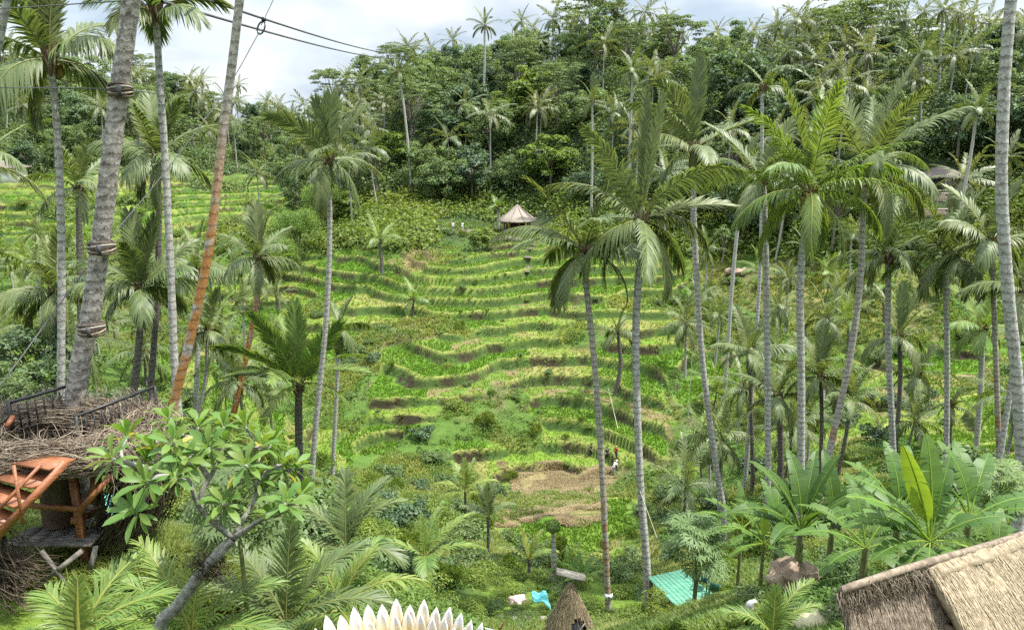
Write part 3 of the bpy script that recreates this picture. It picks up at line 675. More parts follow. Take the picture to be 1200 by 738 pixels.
# ------------------------------------------------------------------ hero palms of the near slope and the valley
def uf(az, elev=84, droop=12, L_=5.0, **k):   # an upright young frond
    d = dict(L_=L_, elev=elev, droop=droop, az=R(az), hang=.05, vee=.1, g=.12, b0=46 if elev > 78 else 60, nl=84 if elev > 78 else 64, lw=.10, prof=1 if elev > 78 else 0, roll=(62 if math.cos(R(az)) < 0 else -62) if abs(math.cos(R(az))) > .7 and 50 < elev else 0); d.update(k); return d
hero_palm('thick leaning palm trunk with two rope-tied bands behind the twig nest', [(160, -120), (156, -20), (143, 80), (128, 200), (109, 350), (87, 484)], 14.5, 12.6, (165, -330), 4.6, n=14, seed=1, tmat='trunk_banded', low=-10, hang1=.6)
hero_palm('grey palm with drooping fronds just left of the banded trunk', [(60, 80), (68, 170), (72, 300), (72, 470)], 26, 5.2, (57, 66), 3.5, n=13, seed=2, tmat='trunk', up=88, low=-25, specs=[uf(10, 88, 14, 3.0), uf(170, 82, 20, 3.0)], nuts=1)
hero_palm('slender palm with dark upper trunk and few fronds right of the banded trunk', [(184, 40), (188, 110), (193, 180), (200, 320), (206, 450)], 27, 5.2, (182, 14), 2.6, n=10, seed=3, tmat='trunk', up=75, low=5, hang1=.6)
hero_palm('leaning palm trunk streaked with orange lichen beside the black railing', [(286, -60), (275, 50), (262, 150), (245, 290), (222, 400), (202, 490)], 22, 6.4, (292, -230), 4.5, n=13, seed=4, tmat='trunk_orange', low=0, hang1=.5)
hero_palm('dark palm trunk with tufted crown right behind the slender palm', [(185, 205), (186, 260), (184, 350), (176, 470)], 40, 4.5, (185, 182), 3.5, n=14, seed=5, tmat='trunk_dark', specs=[uf(60, 75, 25, 3.2), uf(120, 80, 20, 3.2)])
hero_palm('palm with arching fronds between the grey trunk and the banded trunk', [(92, 228), (93, 290), (95, 400)], 58, 4.3, (91, 218), 4.3, n=14, seed=6, tmat='trunk_dark', low=-25)
hero_palm('bushy palm with upright fronds between the banded and slender trunks', [(165, 345), (163, 400), (155, 480)], 38, 5, (165, 335), 3.5, n=19, seed=7, tmat='trunk_dark', specs=[uf(40, 80, 15, 3.6), uf(130, 85, 12, 3.8)])
hero_palm('spreading palm low behind the grey trunk at the left edge', [(66, 350), (66, 400), (62, 470)], 42, 5, (66, 340), 4.0, n=17, seed=8, tmat='trunk_dark', low=-20)
hero_palm('palm with pale arching fronds and orange trunk foot right of the leaning trunk', [(303, 315), (301, 350), (290, 410), (272, 495)], 50, 4.2, (303, 302), 3.7, n=16, seed=9, tmat='trunk_orange', specs=[uf(100, 84, 14, 3.6)], low=-15)
hero_palm('tall palm with upright dark fronds standing alone before the left terraces', [(386, 200), (386, 300), (381, 390), (372, 480), (366, 555)], 42, 4.0, (386, 186), 3.6, n=10, seed=10, tmat='trunk', specs=[uf(0, 88, 6, 3.4, g=.02), uf(170, 83, 10, 3.2, g=.02), uf(195, 62, 60, 4.0)], up=60, low=-45, shaft=.8)
hero_palm('short green palm with broad fan of fronds below the left terraces', [(350, 462), (350, 500), (351, 565)], 44, 6, (350, 448), 5.0, n=8, seed=11, tmat='trunk_dark', mat='palm_fresh', up=60, low=5, hang1=.4, specs=[uf(95, 87, 5, 4.9, nl=90, ll=1.25, lw=.13, g=.03), uf(186, 68, 16, 4.9, nl=84, ll=1.3, lw=.13, g=.03), uf(184, 44, 40, 5.4, nl=84, ll=1.3, lw=.12, g=.03, roll=40), uf(-6, 62, 18, 4.8, nl=84, ll=1.2, lw=.12, g=.05), uf(-10, 35, 50, 4.6, nl=80, ll=1.1, lw=.12, g=.05), uf(175, 22, 45, 5.0, nl=80, ll=1.1, lw=.12, g=.05)])
hero_palm('thin dark-crowned palm right behind the lone tall palm', [(397, 390), (395, 450), (390, 550)], 62, 3.2, (398, 382), 2.7, n=10, seed=12, tmat='trunk', up=85, low=-80, mat='palm_leaf')
hero_palm('palm with long drooping fronds and a white notice low on its rusty trunk', [(687, 335), (697, 430), (706, 560), (713, 715)], 34, 4.8, (685, 292), 4.2, n=13, seed=13, tmat='trunk_rust', up=80, low=-30, hang1=.7, specs=[uf(180, 42, 75, 4.4, hang=.6, vee=-.1, g=.05), uf(5, 40, 75, 4.2, hang=.6, vee=-.1, g=.05)], nuts=1)
hero_palm('tall palm with spear-like upright fronds and a white notice low on its grey trunk', [(751, 285), (745, 400), (750, 560), (757, 650), (761, 728)], 33.5, 5.8, (752, 255), 4.6, n=6, seed=14, tmat='trunk', up=25, low=-45, hang1=1.2,
          specs=[uf(80, 88, 4, 5.4, nl=90, ll=.72, vee=.3, g=.15), uf(10, 85, 8, 5.3, nl=90, ll=.75, g=.1), uf(178, 66, 22, 4.8, ll=1.0, hang=.3), uf(168, 45, 60, 4.6, hang=.5), uf(-15, 60, 75, 5.0, hang=.5), uf(0, 20, 100, 3.6, hang=.9), uf(-160, -5, 70, 3.6, hang=.9)], shaft=.6)
hero_palm('palm with one huge upright feather frond right of the spear-frond palm', [(812, 190), (815, 300), (823, 420), (838, 540), (848, 600)], 44, 4.3, (813, 172), 4.2, n=6, seed=15, tmat='trunk', up=30, low=-30, hang1=1.0, specs=[uf(60, 87, 4, 4.9, nl=96, ll=1.0, lw=.1, g=.05), uf(180, 62, 65, 4.6, hang=.6), uf(190, 35, 70, 4.0, hang=.8), uf(170, 75, 35, 4.4)], shaft=.4)
hero_palm('straight pale palm with drooping pale fronds left of the bushiest palm', [(896, 245), (899, 400), (900, 590)], 42, 4.6, (893, 207), 4.3, n=12, seed=16, tmat='trunk', up=75, low=-62, hang1=1.2)
hero_palm('bushiest palm with a thick dark-topped trunk on the right slope', [(946, 250), (938, 330), (939, 450), (938, 585)], 38, 5.6, (950, 222), 5.6, n=24, seed=17, tmat='trunk', up=88, low=-48, hang1=1.1, nuts=3, mat='palm_fresh', bright=.9)
hero_palm('leaning palm with a wide crown just right of the bushiest palm', [(1012, 240), (1008, 330), (994, 430), (966, 556)], 42, 4.8, (1017, 196), 5.8, n=22, seed=18, tmat='trunk_rust', up=85, low=-50, hang1=1.05)
hero_palm('palm with spreading fronds below the dark-roofed house', [(1041, 315), (1041, 400), (1044, 470), (1048, 555)], 47, 4.4, (1042, 297), 4.9, n=19, seed=19, tmat='trunk', up=86, low=-28, nuts=1)
hero_palm('straight palm with tangled fronds left of the thick pale trunk', [(1108, 325), (1110, 420), (1109, 560)], 45, 3.9, (1110, 297), 4.5, n=18, seed=20, tmat='trunk', up=80, low=-30)
hero_palm('thick pale palm trunk rising out of view at the right edge', [(1190, -60), (1182, 30), (1176, 120), (1174, 230), (1182, 350), (1193, 460), (1197, 570)], 24, 8.0, (1196, -260), 4.8, n=14, seed=21, tmat='trunk', low=0, hang1=.5)
hero_palm('slim reddish palm trunk close left of the thick pale trunk', [(1163, 300), (1167, 420), (1172, 560)], 42, 3.8, (1162, 282), 4.0, n=14, seed=22, tmat='trunk_rust', low=-20)
hero_palm('small palm with yellowing fronds left of the reddish trunk', [(1151, 392), (1149, 460), (1141, 560)], 58, 3.8, (1151, 384), 3.9, n=14, seed=23, tmat='trunk', low=-40, mat='palm_fresh')
hero_palm('grey palm trunk leaning across the foot of the thick pale trunk', [(1196, 380), (1185, 450), (1168, 560)], 40, 4.2, (1202, 340), 3.8, n=12, seed=24, tmat='trunk', low=-25)
hero_palm('thin pale palm leaning left of the dark-roofed house', [(869, 225), (864, 270), (858, 335)], 84, 2.6, (874, 196), 4.2, n=15, seed=25, tmat='trunk', low=-45)
hero_palm('pale star-shaped palm leaning right of the dark-roofed house', [(1143, 145), (1137, 185), (1127, 240)], 108, 2.2, (1146, 128), 4.8, n=18, seed=26, tmat='trunk', low=-30)
hero_palm('small dark palm with curving trunk between the two noticed palms', [(725, 398), (727, 430), (719, 470)], 88, 3.0, (724, 388), 3.9, n=13, seed=27, tmat='trunk_dark', low=-60)
hero_palm('small palm with dark trunk at the edge of the right thicket', [(879, 425), (880, 480), (882, 550)], 62, 3.0, (879, 413), 3.9, n=15, seed=28, tmat='trunk_dark', low=-25)
hero_palm('small palm on a thin trunk behind the bushiest palm', [(968, 385), (966, 420), (964, 470)], 80, 2.6, (968, 372), 4.3, n=16, seed=29, tmat='trunk', low=-25)
hero_palm('upright small palm with dark trunk left of the leaning wide palm', [(962, 452), (963, 500), (961, 550)], 56, 3.0, (961, 440), 3.9, n=14, seed=30, tmat='trunk_dark', specs=[uf(70, 84, 8, 3.9)], low=-15)
hero_palm('low palm with pale arching fronds at the foot of the straight pale palm', [(912, 470), (914, 500), (915, 540)], 58, 4.5, (912, 462), 4.6, n=14, seed=31, tmat='trunk_dark', low=-20)
hero_palm('palm with dark upright frond behind the spreading palm', [(1054, 405), (1055, 450), (1050, 520)], 62, 3.4, (1054, 392), 4.3, n=14, seed=32, tmat='trunk_dark', specs=[uf(80, 86, 6, 4.4, g=0)], low=-15)
hero_palm('stubby grey-skirted palm in the right paddies', [(1075, 448), (1075, 480), (1074, 535)], 66, 3.2, (1075, 436), 3.3, n=14, seed=33, tmat='trunk_dark', low=-60)
hero_palm('dark areca-like palm in the right paddies', [(1115, 485), (1114, 510), (1113, 550)], 56, 2.2, (1116, 475), 2.0, n=11, seed=34, tmat='trunk_dark', low=-20, nl=26, lw=.11, ll=.6)
hero_palm('leaning palm whose trunk enters at the top left corner', [(14, -40), (2, 30), (-16, 120), (-40, 300)], 19, 6, (24, -230), 4.0, n=12, seed=35, tmat='trunk', low=0)
hero_palm('palm at the left edge with one long frond dipping into view', [(-30, 210), (-34, 300), (-40, 460)], 32, 5, (-28, 190), 4.0, n=13, seed=36, tmat='trunk', low=-25)
hero_palm('palm above the lower left corner with pale drooping fronds', [(230, 330), (232, 400), (228, 500)], 60, 3.4, (232, 315), 3.8, n=14, seed=37, tmat='trunk', low=-40)
hero_palm('thin palm with drooping fronds between the orange trunk and the pale palm', [(243, 400), (240, 450), (225, 510)], 46, 2.6, (244, 385), 3.0, n=12, seed=38, tmat='trunk', low=-50)
hero_palm('small feathery palm standing on the middle terraces', [(484, 352), (484, 362), (484, 372)], 106, 2.0, (484, 350), 3.8, n=10, seed=39, tmat='trunk_dark', low=0, mat='palm_fresh')
hero_palm('feathery palm above the top left terraces', [(445, 285), (446, 295), (447, 305)], 118, 2.4, (445, 280), 5.2, n=13, seed=40, tmat='trunk_dark', low=-5, mat='palm_fresh')
hero_palm('little bright palm beside the gazebo roof', [(584, 246), (584, 258), (584, 268)], 137, 2.0, (584, 243), 2.7, n=9, seed=41, tmat='trunk', low=0, mat='palm_fresh', nl=26, lw=.2)
hero_palm('tall star-crowned palm breaking the skyline left of the summit', [(568, 40), (568, 70), (567, 110)], 178, 1.6, (568, 30), 5.0, n=15, seed=42, tmat='trunk', low=-35)
hero_palm('dark-crowned palm where the two cables end', [(469, 95), (474, 130), (480, 190)], 150, 1.6, (468, 84), 4.8, n=18, seed=43, tmat='trunk', low=-60)
hero_palm('palm with upright brown-tipped fronds on the slope above the noticed palms', [(694, 125), (694, 150), (694, 190)], 130, 1.6, (694, 118), 4.5, n=10, seed=44, tmat='trunk', specs=[uf(60, 87, 6, 5.0)], low=-20)
hero_palm('windblown palm at the crest above the dark-roofed house', [(1104, 30), (1102, 60), (1100, 100)], 150, 1.8, (1105, 12), 6.0, n=20, seed=45, tmat='trunk', low=-70)
hero_palm('pale wide palm below the windblown crest palm', [(1080, 70), (1079, 100), (1078, 160)], 135, 1.9, (1080, 62), 5.6, n=18, seed=46, tmat='trunk', low=-40)
hero_palm('palm with pale ribs on the dark slope above the spear-frond palm', [(741, 90), (740, 120), (738, 170)], 140, 1.8, (741, 82), 5.2, n=18, seed=47, tmat='trunk', low=-35)
hero_palm('palm with one curved frond against the dark towering tree', [(893, 110), (893, 160), (890, 330)], 64, 2.6, (896, 100), 3.6, n=9, seed=48, tmat='trunk', low=-20, up=70)

# ------------------------------------------------------------------ middle and far palms, trees of the forest: shared kinds
RNG = np.random.default_rng(77)
MIDP = [PalmKind(10 + i, n=n, L_=4.6, nl=30, lw=.12, segs=2, H=7, bend=b, tmat=t, mat=mt, low=lo, hang1=h1, up=up) for i, (n, b, t, mt, lo, h1, up) in enumerate([
    (17, .5, 'trunk', 'palm_leaf', -30, .8, 86), (14, .9, 'trunk_dark', 'palm_fresh', -15, .6, 88), (20, .3, 'trunk', 'palm_leaf', -55, 1.0, 80), (13, .7, 'trunk_dark', 'palm_leaf', -10, .5, 88)])]
FARP = [PalmKind(30 + i, n=n, L_=4.9, nl=20, lw=.20, segs=2, H=12, bend=b, mat='palm_far', low=lo, hang1=h1, up=up, r=.14) for i, (n, b, lo, h1, up) in enumerate([(17, .6, -42, .8, 66), (15, 1.6, -35, .7, 72), (19, .4, -60, .9, 62), (16, 1.0, -38, .8, 76), (14, .2, -30, .6, 60)])]
TREES = {
    'dark': [TreeKind(50 + i, 13, 5.8, 'leaf_dark', 'dense', nclump=52, leaf=.70, per=85) for i in range(3)],
    'mid': [TreeKind(60 + i, 13, 5.8, 'leaf_mid', 'dense', nclump=60) for i in range(3)],
    'tall': [TreeKind(70 + i, 17, 4.2, 'leaf_mid', 'tall', nclump=66, leaf=.46, per=120) for i in range(2)],
    'bright': [TreeKind(80 + i, 10, 4.3, 'leaf_bright', 'dense', nclump=56) for i in range(2)],
    'umbrella': [TreeKind(90 + i, 17, 6.5, 'leaf_pale', 'umbrella', nclump=70, leaf=.45, per=110) for i in range(2)],
    'open': [TreeKind(95 + i, 14, 4.5, 'leaf_mid', 'open', nclump=50, leaf=.5, per=90) for i in range(2)],
}
LOOK = {'dark': 'dense dark green tree', 'mid': 'rounded mid green tree', 'tall': 'tall leafy tree', 'bright': 'bright yellow-green tree', 'umbrella': 'pale flat-topped tree', 'open': 'loose open-crowned tree'}
AUTO = []      # (object, what it looks like, crown pixel, distance)
def auto(o, look, x, y, z): 
    px, py = proj(np.array([x, y, z])); AUTO.append((o, look, float(px), float(py), y)); return o

taken = []
def free(x, y, d):
    for (a, b, r) in taken:
        if (a - x) ** 2 + (b - y) ** 2 < (d + r) ** 2 * .25 * 1.0: return False
    return True

def put_tree(kind, px, py, Y, sc, label, sx=1.0, v=0, name='jungle_tree', mat=None):
    """a singled-out tree whose crown's heart is seen at (px, py)"""
    Y = WD(Y); sc = sc * 1.12; p = at(px, py, Y); k = TREES[kind][v]; z = gz(p[0], Y)
    o = k.place(p[0], Y, z - .2, sc, RNG.uniform(0, 6.28), name, mat, sx); o['label'] = label; taken.append((p[0], Y, k.R * 2 * sc * .7)); return o
put_tree('dark', 866, 75, 150, 1.25, 'towering dark tree on the skyline behind the huge feather frond', 0.95, 0)
put_tree('dark', 885, 130, 142, 1.0, 'broad dark tree directly below the towering dark skyline tree', 1.1, 1)
put_tree('bright', 620, 110, 168, 1.35, 'yellow-green rounded tree high on the slope above the gazebo', 1.0, 0)
put_tree('bright', 645, 205, 150, 1.05, 'bright green spreading tree just right of the gazebo roof', 1.15, 1)
put_tree('umbrella', 392, 88, 205, 0.95, 'pale airy tree standing above the skyline left of the cables', 1.0, 0)
put_tree('umbrella', 1000, 25, 158, 1.05, 'wide flat-topped tree on the skyline above the bushiest palm', 1.35, 1)
put_tree('umbrella', 690, 20, 190, 1.0, 'pale layered tree crowning the summit of the hill', 1.4, 0)
put_tree('umbrella', 150, 45, 190, 1.0, 'flat-topped tree on the skyline behind the banded trunk', 0.9, 1)
put_tree('mid', 520, 215, 147, 0.72, 'breadfruit tree shading the two white-clad people', 1.0, 0)
put_tree('dark', 552, 222, 150, 0.85, 'dark tree close left of the gazebo', 1.0, 2)
put_tree('dark', 1165, 70, 150, 1.1, 'dark tree behind the top of the thick pale trunk', .9, 1)
put_tree('bright', 565, 320, 122, 0.42, 'round bright shrub-like tree below the gazebo', 1.25, 0, 'small_tree')
put_tree('open', 440, 195, 150, 0.8, 'open-crowned tree between the lone palm and the terraces', 1.0, 0)
put_tree('dark', 28, 385, 40, 0.36, 'small dark round-topped tree at the left edge behind the railing', 1.0, 0, 'small_tree')
put_tree('mid', 30, 440, 36, 0.24, 'low dark bushy tree beside the left railing', 1.3, 1, 'small_tree')
BAM = bamboo_meshes(5)
def bamboo(px, py, Y, sc, label, rz=0):
    Y = WD(Y); sc = sc * 1.15; p = at(px, py, Y); z = gz(p[0], Y)
    r = thing('bamboo_clump', label, 'bamboo', (p[0], Y, z), rz)
    for me, n in zip(BAM, ('culms', 'foliage')): o = link(me, n, r); o.scale = (sc,) * 3
    taken.append((p[0], Y, 6 * sc)); return r
bamboo(345, 250, 128, .85, 'feathery bamboo clump nearest the lone tall palm, left side')
bamboo(322, 262, 122, .68, 'lower bamboo clump in front of the feathery one')
bamboo(375, 235, 140, .8, 'bamboo clump half hidden behind the lone tall palm')
bamboo(420, 215, 152, .8, 'bamboo clump above the feathery terrace palm', 2)

# the forest
nP = nT = 0
cand = []
for _ in range(24000):
    y = math.exp(RNG.uniform(math.log(125), math.log(318))); x = RNG.uniform(-.76, .76) * y
    cand.append((x, y))
cand = np.array(cand); cz, cm, _, _, cpx, cpy = ground(cand[:, 0], cand[:, 1])
_fp = 300 - 46 * sstep(300, 200, cpx) * sstep(-100, 40, cpx)
for (x, y), z, m, px, py in zip(cand, cz, cm, cpx, cpy):
    lim = np.interp(px, [-100, 250, 300, 420, 470, 520, 640, 700, 780, 850, 900, 1250], [206, 212, 262, 268, 236, 236, 236, 258, 300, 322, 305, 290])
    if m > .3 or py > lim or py < -20: continue
    if 1040 < px < 1150 and 205 < py < 275 and UW(y) < 140: continue
    if 545 < px < 660 and UW(y) < 147: continue
    far = UW(y) > 190
    kp = RNG.random() < ((.48 if UW(y) < 165 else .26) if px < 450 else (.16 if UW(y) > 165 else .34))
    d = (4.0 if kp else 5.2) * (1.1 if far else 1.0)
    if not free(x, y, d): continue
    rz = RNG.uniform(0, 6.28)
    if kp:
        if nP >= 200: continue
        nP += 1; h = RNG.uniform(10, 17); k = FARP[RNG.integers(len(FARP))]; o = k.place(x, y, z - .2, h, RNG.uniform(1.05, 1.4), rz)
        o['group'] = 'coconut palms of the far forest'; auto(o, 'coconut palm', x, y, z + h); taken.append((x, y, d))
    else:
        if nT >= 298: continue
        nT += 1
        pr = dict(dark=.24, mid=.34, tall=.16, bright=.06, umbrella=.08, open=.12)
        kd = RNG.choice(list(pr), p=np.array(list(pr.values())) / sum(pr.values()))
        ks = TREES[kd]; v = RNG.integers(len(ks)); edge = sstep(lim - 28, lim, py)
        sc = RNG.uniform(.7, 1.12) * (1 - .42 * edge); o = ks[v].place(x, y, z - .2, sc, rz, sx=RNG.uniform(.85, 1.15))
        o['group'] = 'broadleaf trees of the far forest'; auto(o, LOOK[kd], x, y, z + ks[v].H * .7 * sc); taken.append((x, y, d))

# scattered palms on the two lower slopes
nM = 0
for _ in range(5000):
    px = RNG.choice([RNG.uniform(-40, 330), RNG.uniform(790, 1230)]); y = math.exp(RNG.uniform(math.log(50), math.log(132)))
    if nM >= 84: break
    x = (px - 600) / FPX * y * 1.02; z, m, _, _, qx, qy = [float(v[0]) for v in ground(np.array([x]), np.array([y]))]
    if (330 < qx < 800) or (qx > 780 and qy > 470 and m > .4) or (qx > 900 and 420 < qy < 520 and RNG.random() < .85) or (qx < 330 and qy < 300 and RNG.random() < .3): continue
    if not free(x, y, 6.5): continue
    k = MIDP[RNG.integers(len(MIDP))]; h = RNG.uniform(2.5, 7.5) if y < 90 else RNG.uniform(4, 9)
    if qx < 250 and y < 85: h = RNG.uniform(2, 5)
    o = k.place(x, y, z - .2, h, RNG.uniform(.75, 1.0), RNG.uniform(0, 6.28)); o['group'] = 'coconut palms of the lower slopes'
    auto(o, ['grey-green coconut palm', 'yellow-green coconut palm', 'drooping coconut palm', 'upright coconut palm'][MIDP.index(k)], x, y, z + h); taken.append((x, y, 6.5)); nM += 1

# bushes
BUSH = [BushKind(110, 1.5, 1.5, 'leaf_mid', 1300, .22), BushKind(111, 1.3, 1.2, 'leaf_mid', 1100, .2), BushKind(112, 1.6, 1.2, 'leaf_dark', 1200, .24, .6), BushKind(113, 1.1, 1.6, 'leaf_bright', 1000, .3, .22, spiky=.4), BushKind(114, 1.4, 1.0, 'leaf_bright', 1300, .17)]
BNAME = ['bush', 'bush', 'glossy_bush', 'reed_clump', 'bush', 'low_shrub', 'low_shrub']
nB = 0
for _ in range(9000):
    if nB >= 190: break
    y = math.exp(RNG.uniform(math.log(34), math.log(160))); px = RNG.uniform(-30, 1230); x = (px - 600) / FPX * y * 1.03
    z, m, f, _, qx, qy = [float(v[0]) for v in ground(np.array([x]), np.array([y]))]
    if qy > 745 or (m > .45 and not (f > .78 and RNG.random() < .12) and RNG.random() > .02): continue
    if 560 < qx < 930 and qy > 672: continue
    if 560 < qx < 720 and 535 < qy < 625: continue
    if 545 < qx < 650 and 245 < qy < 345: continue
    if m < .45 and qy < 250: continue
    if not free(x, y, 2.2): continue
    b = RNG.integers(5); sc = RNG.uniform(.6, 1.5) * (.55 if m > .45 else 1.0)
    o = BUSH[b].place(x, y, z - .15, sc, RNG.uniform(0, 6.28), BNAME[b], sz=RNG.uniform(.8, 1.2)); o['group'] = 'bushes of the valley slopes'
    auto(o, ['leafy green bush', 'small-leaved green bush', 'dark glossy bush', 'spiky bright green clump', 'fine-leaved bright bush'][b], x, y, z + .6); taken.append((x, y, 2.2)); nB += 1
# PATCH: thickets seen in the photograph
def thicket(n, px0, px1, py0, py1, d0, d1, sc0, sc1, kinds, grp, names):
    for _ in range(n):
        px, py = RNG.uniform(px0, px1), RNG.uniform(py0, py1)
        Y = np.arange(d0, d1, .5); P = np.array([at(px, py, q) for q in Y]); z = ground(P[:, 0], P[:, 1])[0]; b = np.nonzero(P[:, 2] < z)[0]
        if not len(b): continue
        x, y = P[b[0]][0], Y[b[0]]; sc = RNG.uniform(sc0, sc1)
        if not free(x, y, 1.2 * sc): continue
        k = kinds[RNG.integers(len(kinds))]
        if x < -4.6 and 8 < y < 14.6: continue
        o = BUSH[k].place(x, y, z[b[0]] - .12, sc, RNG.uniform(0, 6.28), BNAME[k], sz=RNG.uniform(.85, 1.25)); o['group'] = grp; auto(o, names[k], x, y, z[b[0]] + .6); taken.append((x, y, 1.2 * sc))
BN = ['leafy green bush', 'small-leaved green bush', 'dark glossy bush', 'spiky bright green clump', 'fine-leaved bright bush', 'fine-leaved low green bush', 'fine-leaved low dark bush']
BUSH += [BushKind(115, 1.2, 1.1, 'leaf_bright', 2600, .105), BushKind(116, 1.2, 1.0, 'leaf_mid', 2600, .11)]
thicket(46, 380, 600, 560, 690, 24, 85, .7, 1.35, [0, 1, 4, 4, 3], 'bushes of the valley slopes', BN)
thicket(34, 790, 1010, 480, 610, 24, 90, .7, 1.3, [0, 1, 3, 3, 2], 'bushes of the valley slopes', BN)
thicket(26, 590, 760, 620, 690, 30, 60, .45, .9, [0, 1, 4, 3], 'bushes of the valley slopes', BN)
thicket(46, 100, 400, 590, 745, 9, 30, .35, .75, [5, 6, 5], 'low bushes of the near bank', BN)
thicket(40, 850, 1200, 570, 735, 9, 34, .4, .85, [5, 6, 6], 'low bushes of the near bank', BN)
thicket(60, 650, 860, 665, 742, 24, 42, .35, .8, [5, 6, 5, 4], 'low bushes of the near bank', BN)
thicket(70, 480, 600, 660, 742, 22, 42, .35, .8, [5, 6, 5, 4], 'low bushes of the near bank', BN)
thicket(40, 590, 660, 670, 742, 24, 42, .25, .5, [5, 6], 'low bushes of the near bank', BN)
thicket(26, 0, 300, 440, 560, 24, 70, .6, 1.1, [0, 1, 4], 'bushes of the valley slopes', BN)
# TERR BUSH
thicket(44, 830, 1210, 320, 520, 60, 150, .7, 1.4, [0, 1, 2, 3, 4], 'bushes of the valley slopes', BN)
thicket(26, -20, 330, 215, 330, 100, 200, .9, 1.7, [0, 1, 4, 4], 'bushes of the valley slopes', BN)
thicket(60, 270, 800, 300, 550, 70, 170, .25, .6, [0, 4, 4, 3, 3], 'bushes on the terraces', BN)
print("PALMS",nP,"TREES",nT,"MID",nM,"BUSH",nB)

# ------------------------------------------------------------------ stuff: what nobody could count
def scatter(n, y0, y1, u=.80, seed=0):
    rg = np.random.default_rng(seed); y = np.exp(rg.uniform(math.log(y0), math.log(y1), n)); x = rg.uniform(-u, u, n) * y
    z, m, f, k, px, py = ground(x, y)
    return rg, x, y, z, m, f, k, px, py

def blades(rg, x, y, z, h, w, nb, lean=.35):
    """nb pointed blades per tuft"""
    n = len(x); B = np.repeat(np.stack([x, y, z], 1), nb, 0); N = n * nb
    h = np.repeat(np.broadcast_to(h, (n,)), nb) * rg.uniform(.6, 1.2, N); w = np.repeat(np.broadcast_to(w, (n,)), nb)
    a = rg.uniform(0, 6.28, N); d = np.stack([np.cos(a), np.sin(a), 0 * a], 1); s = np.stack([-np.sin(a), np.cos(a), 0 * a], 1)
    B = B + d * (w * rg.uniform(0, 1.2, N))[:, None]
    ln = rg.uniform(.2, 1.0, N) * lean
    m_ = B + d * (h * ln * .35)[:, None] + np.array([0, 0, 1.0]) * (h * .6)[:, None]
    t = B + d * (h * ln)[:, None] + np.array([0, 0, 1.0]) * (h * (1 - .35 * ln))[:, None]
    V = np.stack([B - s * w[:, None] * .3, B + s * w[:, None] * .3, m_ + s * w[:, None] * .5, m_ - s * w[:, None] * .5, t], 1)
    i = np.arange(N)[:, None] * 5
    F = np.concatenate([i + np.array([0, 1, 2, 3]), np.concatenate([i + np.array([3, 2, 4]), np.full((N, 1), -1)], 1)])
    return V.reshape(-1, 3), F, N

# rice shoots on the flats
rg, x, y, z, m, f, k, px, py = scatter(360000, 50, 225, seed=1)
hh = _hash(k.astype(int) * 7, np.floor((x + 6 * vnoise(x, y, 15, 21)) / 13).astype(int), 5)
s = (m > .5) & (f > .07) & (f < .8) & ((hh < .52) | (rg.random(len(x)) < .30)) & (py < 660) & (px > -40) & (px < 1240) & ~((px > 582) & (px < 708) & (py > 545) & (py < 614))
x, y, z, hh = x[s], y[s], z[s], hh[s]
V, F, N = blades(rg, x, y, z - .02, .16 + .0012 * y, .018 + .0008 * y, 3, .3)
t = np.repeat(np.stack([rg.uniform(.8, 1.25, N), np.clip(np.repeat(np.where(hh < .52, .1, .8), 3) + rg.uniform(-.1, .25, N), 0, 1)], 1), 5, 0)
mb = MB(); mb.add(V, F, t); tag(mb.build('rice_grass', M['rice']), kind='stuff')
print('rice', len(F))
# rough grass on banks, bunds and open ground
rg, x, y, z, m, f, k, px, py = scatter(480000, 12, 175, seed=2)
bank = (m > .3) & (((f > .86) & (rg.random(len(x)) < .35)) | (f < .05)); opn = (m <= .3) & (vnoise(x, y, 6, 11) + .5 * vnoise(x, y, 2, 40) > -.25) & (py > 262)
s = (bank | (opn & (rg.random(len(x)) < .8))) & (px > -40) & (px < 1240) & (py < 760)
x, y, z, bk = x[s], y[s], z[s], bank[s]; n1 = vnoise(x, y, 6, 11)
V, F, N = blades(rg, x, y, z - .03, np.where(bk, .10, .34) * (1 + .5 * n1) + .0018 * y, .016 + .0011 * y, 3, 1.0)
t = np.repeat(np.stack([rg.uniform(.65, 1.2, N), np.clip(np.repeat(.28 + .40 * n1 + .25 * vnoise(x, y, 1.5, 41), 3) + rg.uniform(-.15, .15, N), 0, 1)], 1), 5, 0)
mb = MB(); mb.add(V, F, t); tag(mb.build('bank_grass', M['grass']), kind='stuff')
print('grass', len(F))
# dry straw on the cut bank
M['straw_dry'] = leafmat('dry_straw', (0.20, 0.15, 0.075), (0.30, 0.245, 0.13), transl=.2, rough=.7, vary=0)
rg, x, y, z, m, f, k, px, py = scatter(500000, 56, 92, u=.16, seed=8)
dm = box_mask(px + 22 * vnoise(x, y, 6, 11), py + 8 * vnoise(x, y, 1.7, 12), UW(y), 585, 705, 545, 612, 50, 90, 12, 8)
s = (dm > .35) & (rg.random(len(x)) < .35 + .6 * vnoise(x, y, 1.6, 71)); x, y, z = x[s], y[s], z[s]
V, F, N = blades(rg, x, y, z - .03, .30 + .22 * vnoise(x, y, 2.2, 70), .05, 3, 1.6)
mb = MB(); mb.add(V, F, np.repeat(np.stack([rg.uniform(.55, 1.25, N), rg.uniform(0, .9, N)], 1), 5, 0)); tag(mb.build('straw_stubble', M['straw_dry']), kind='stuff')
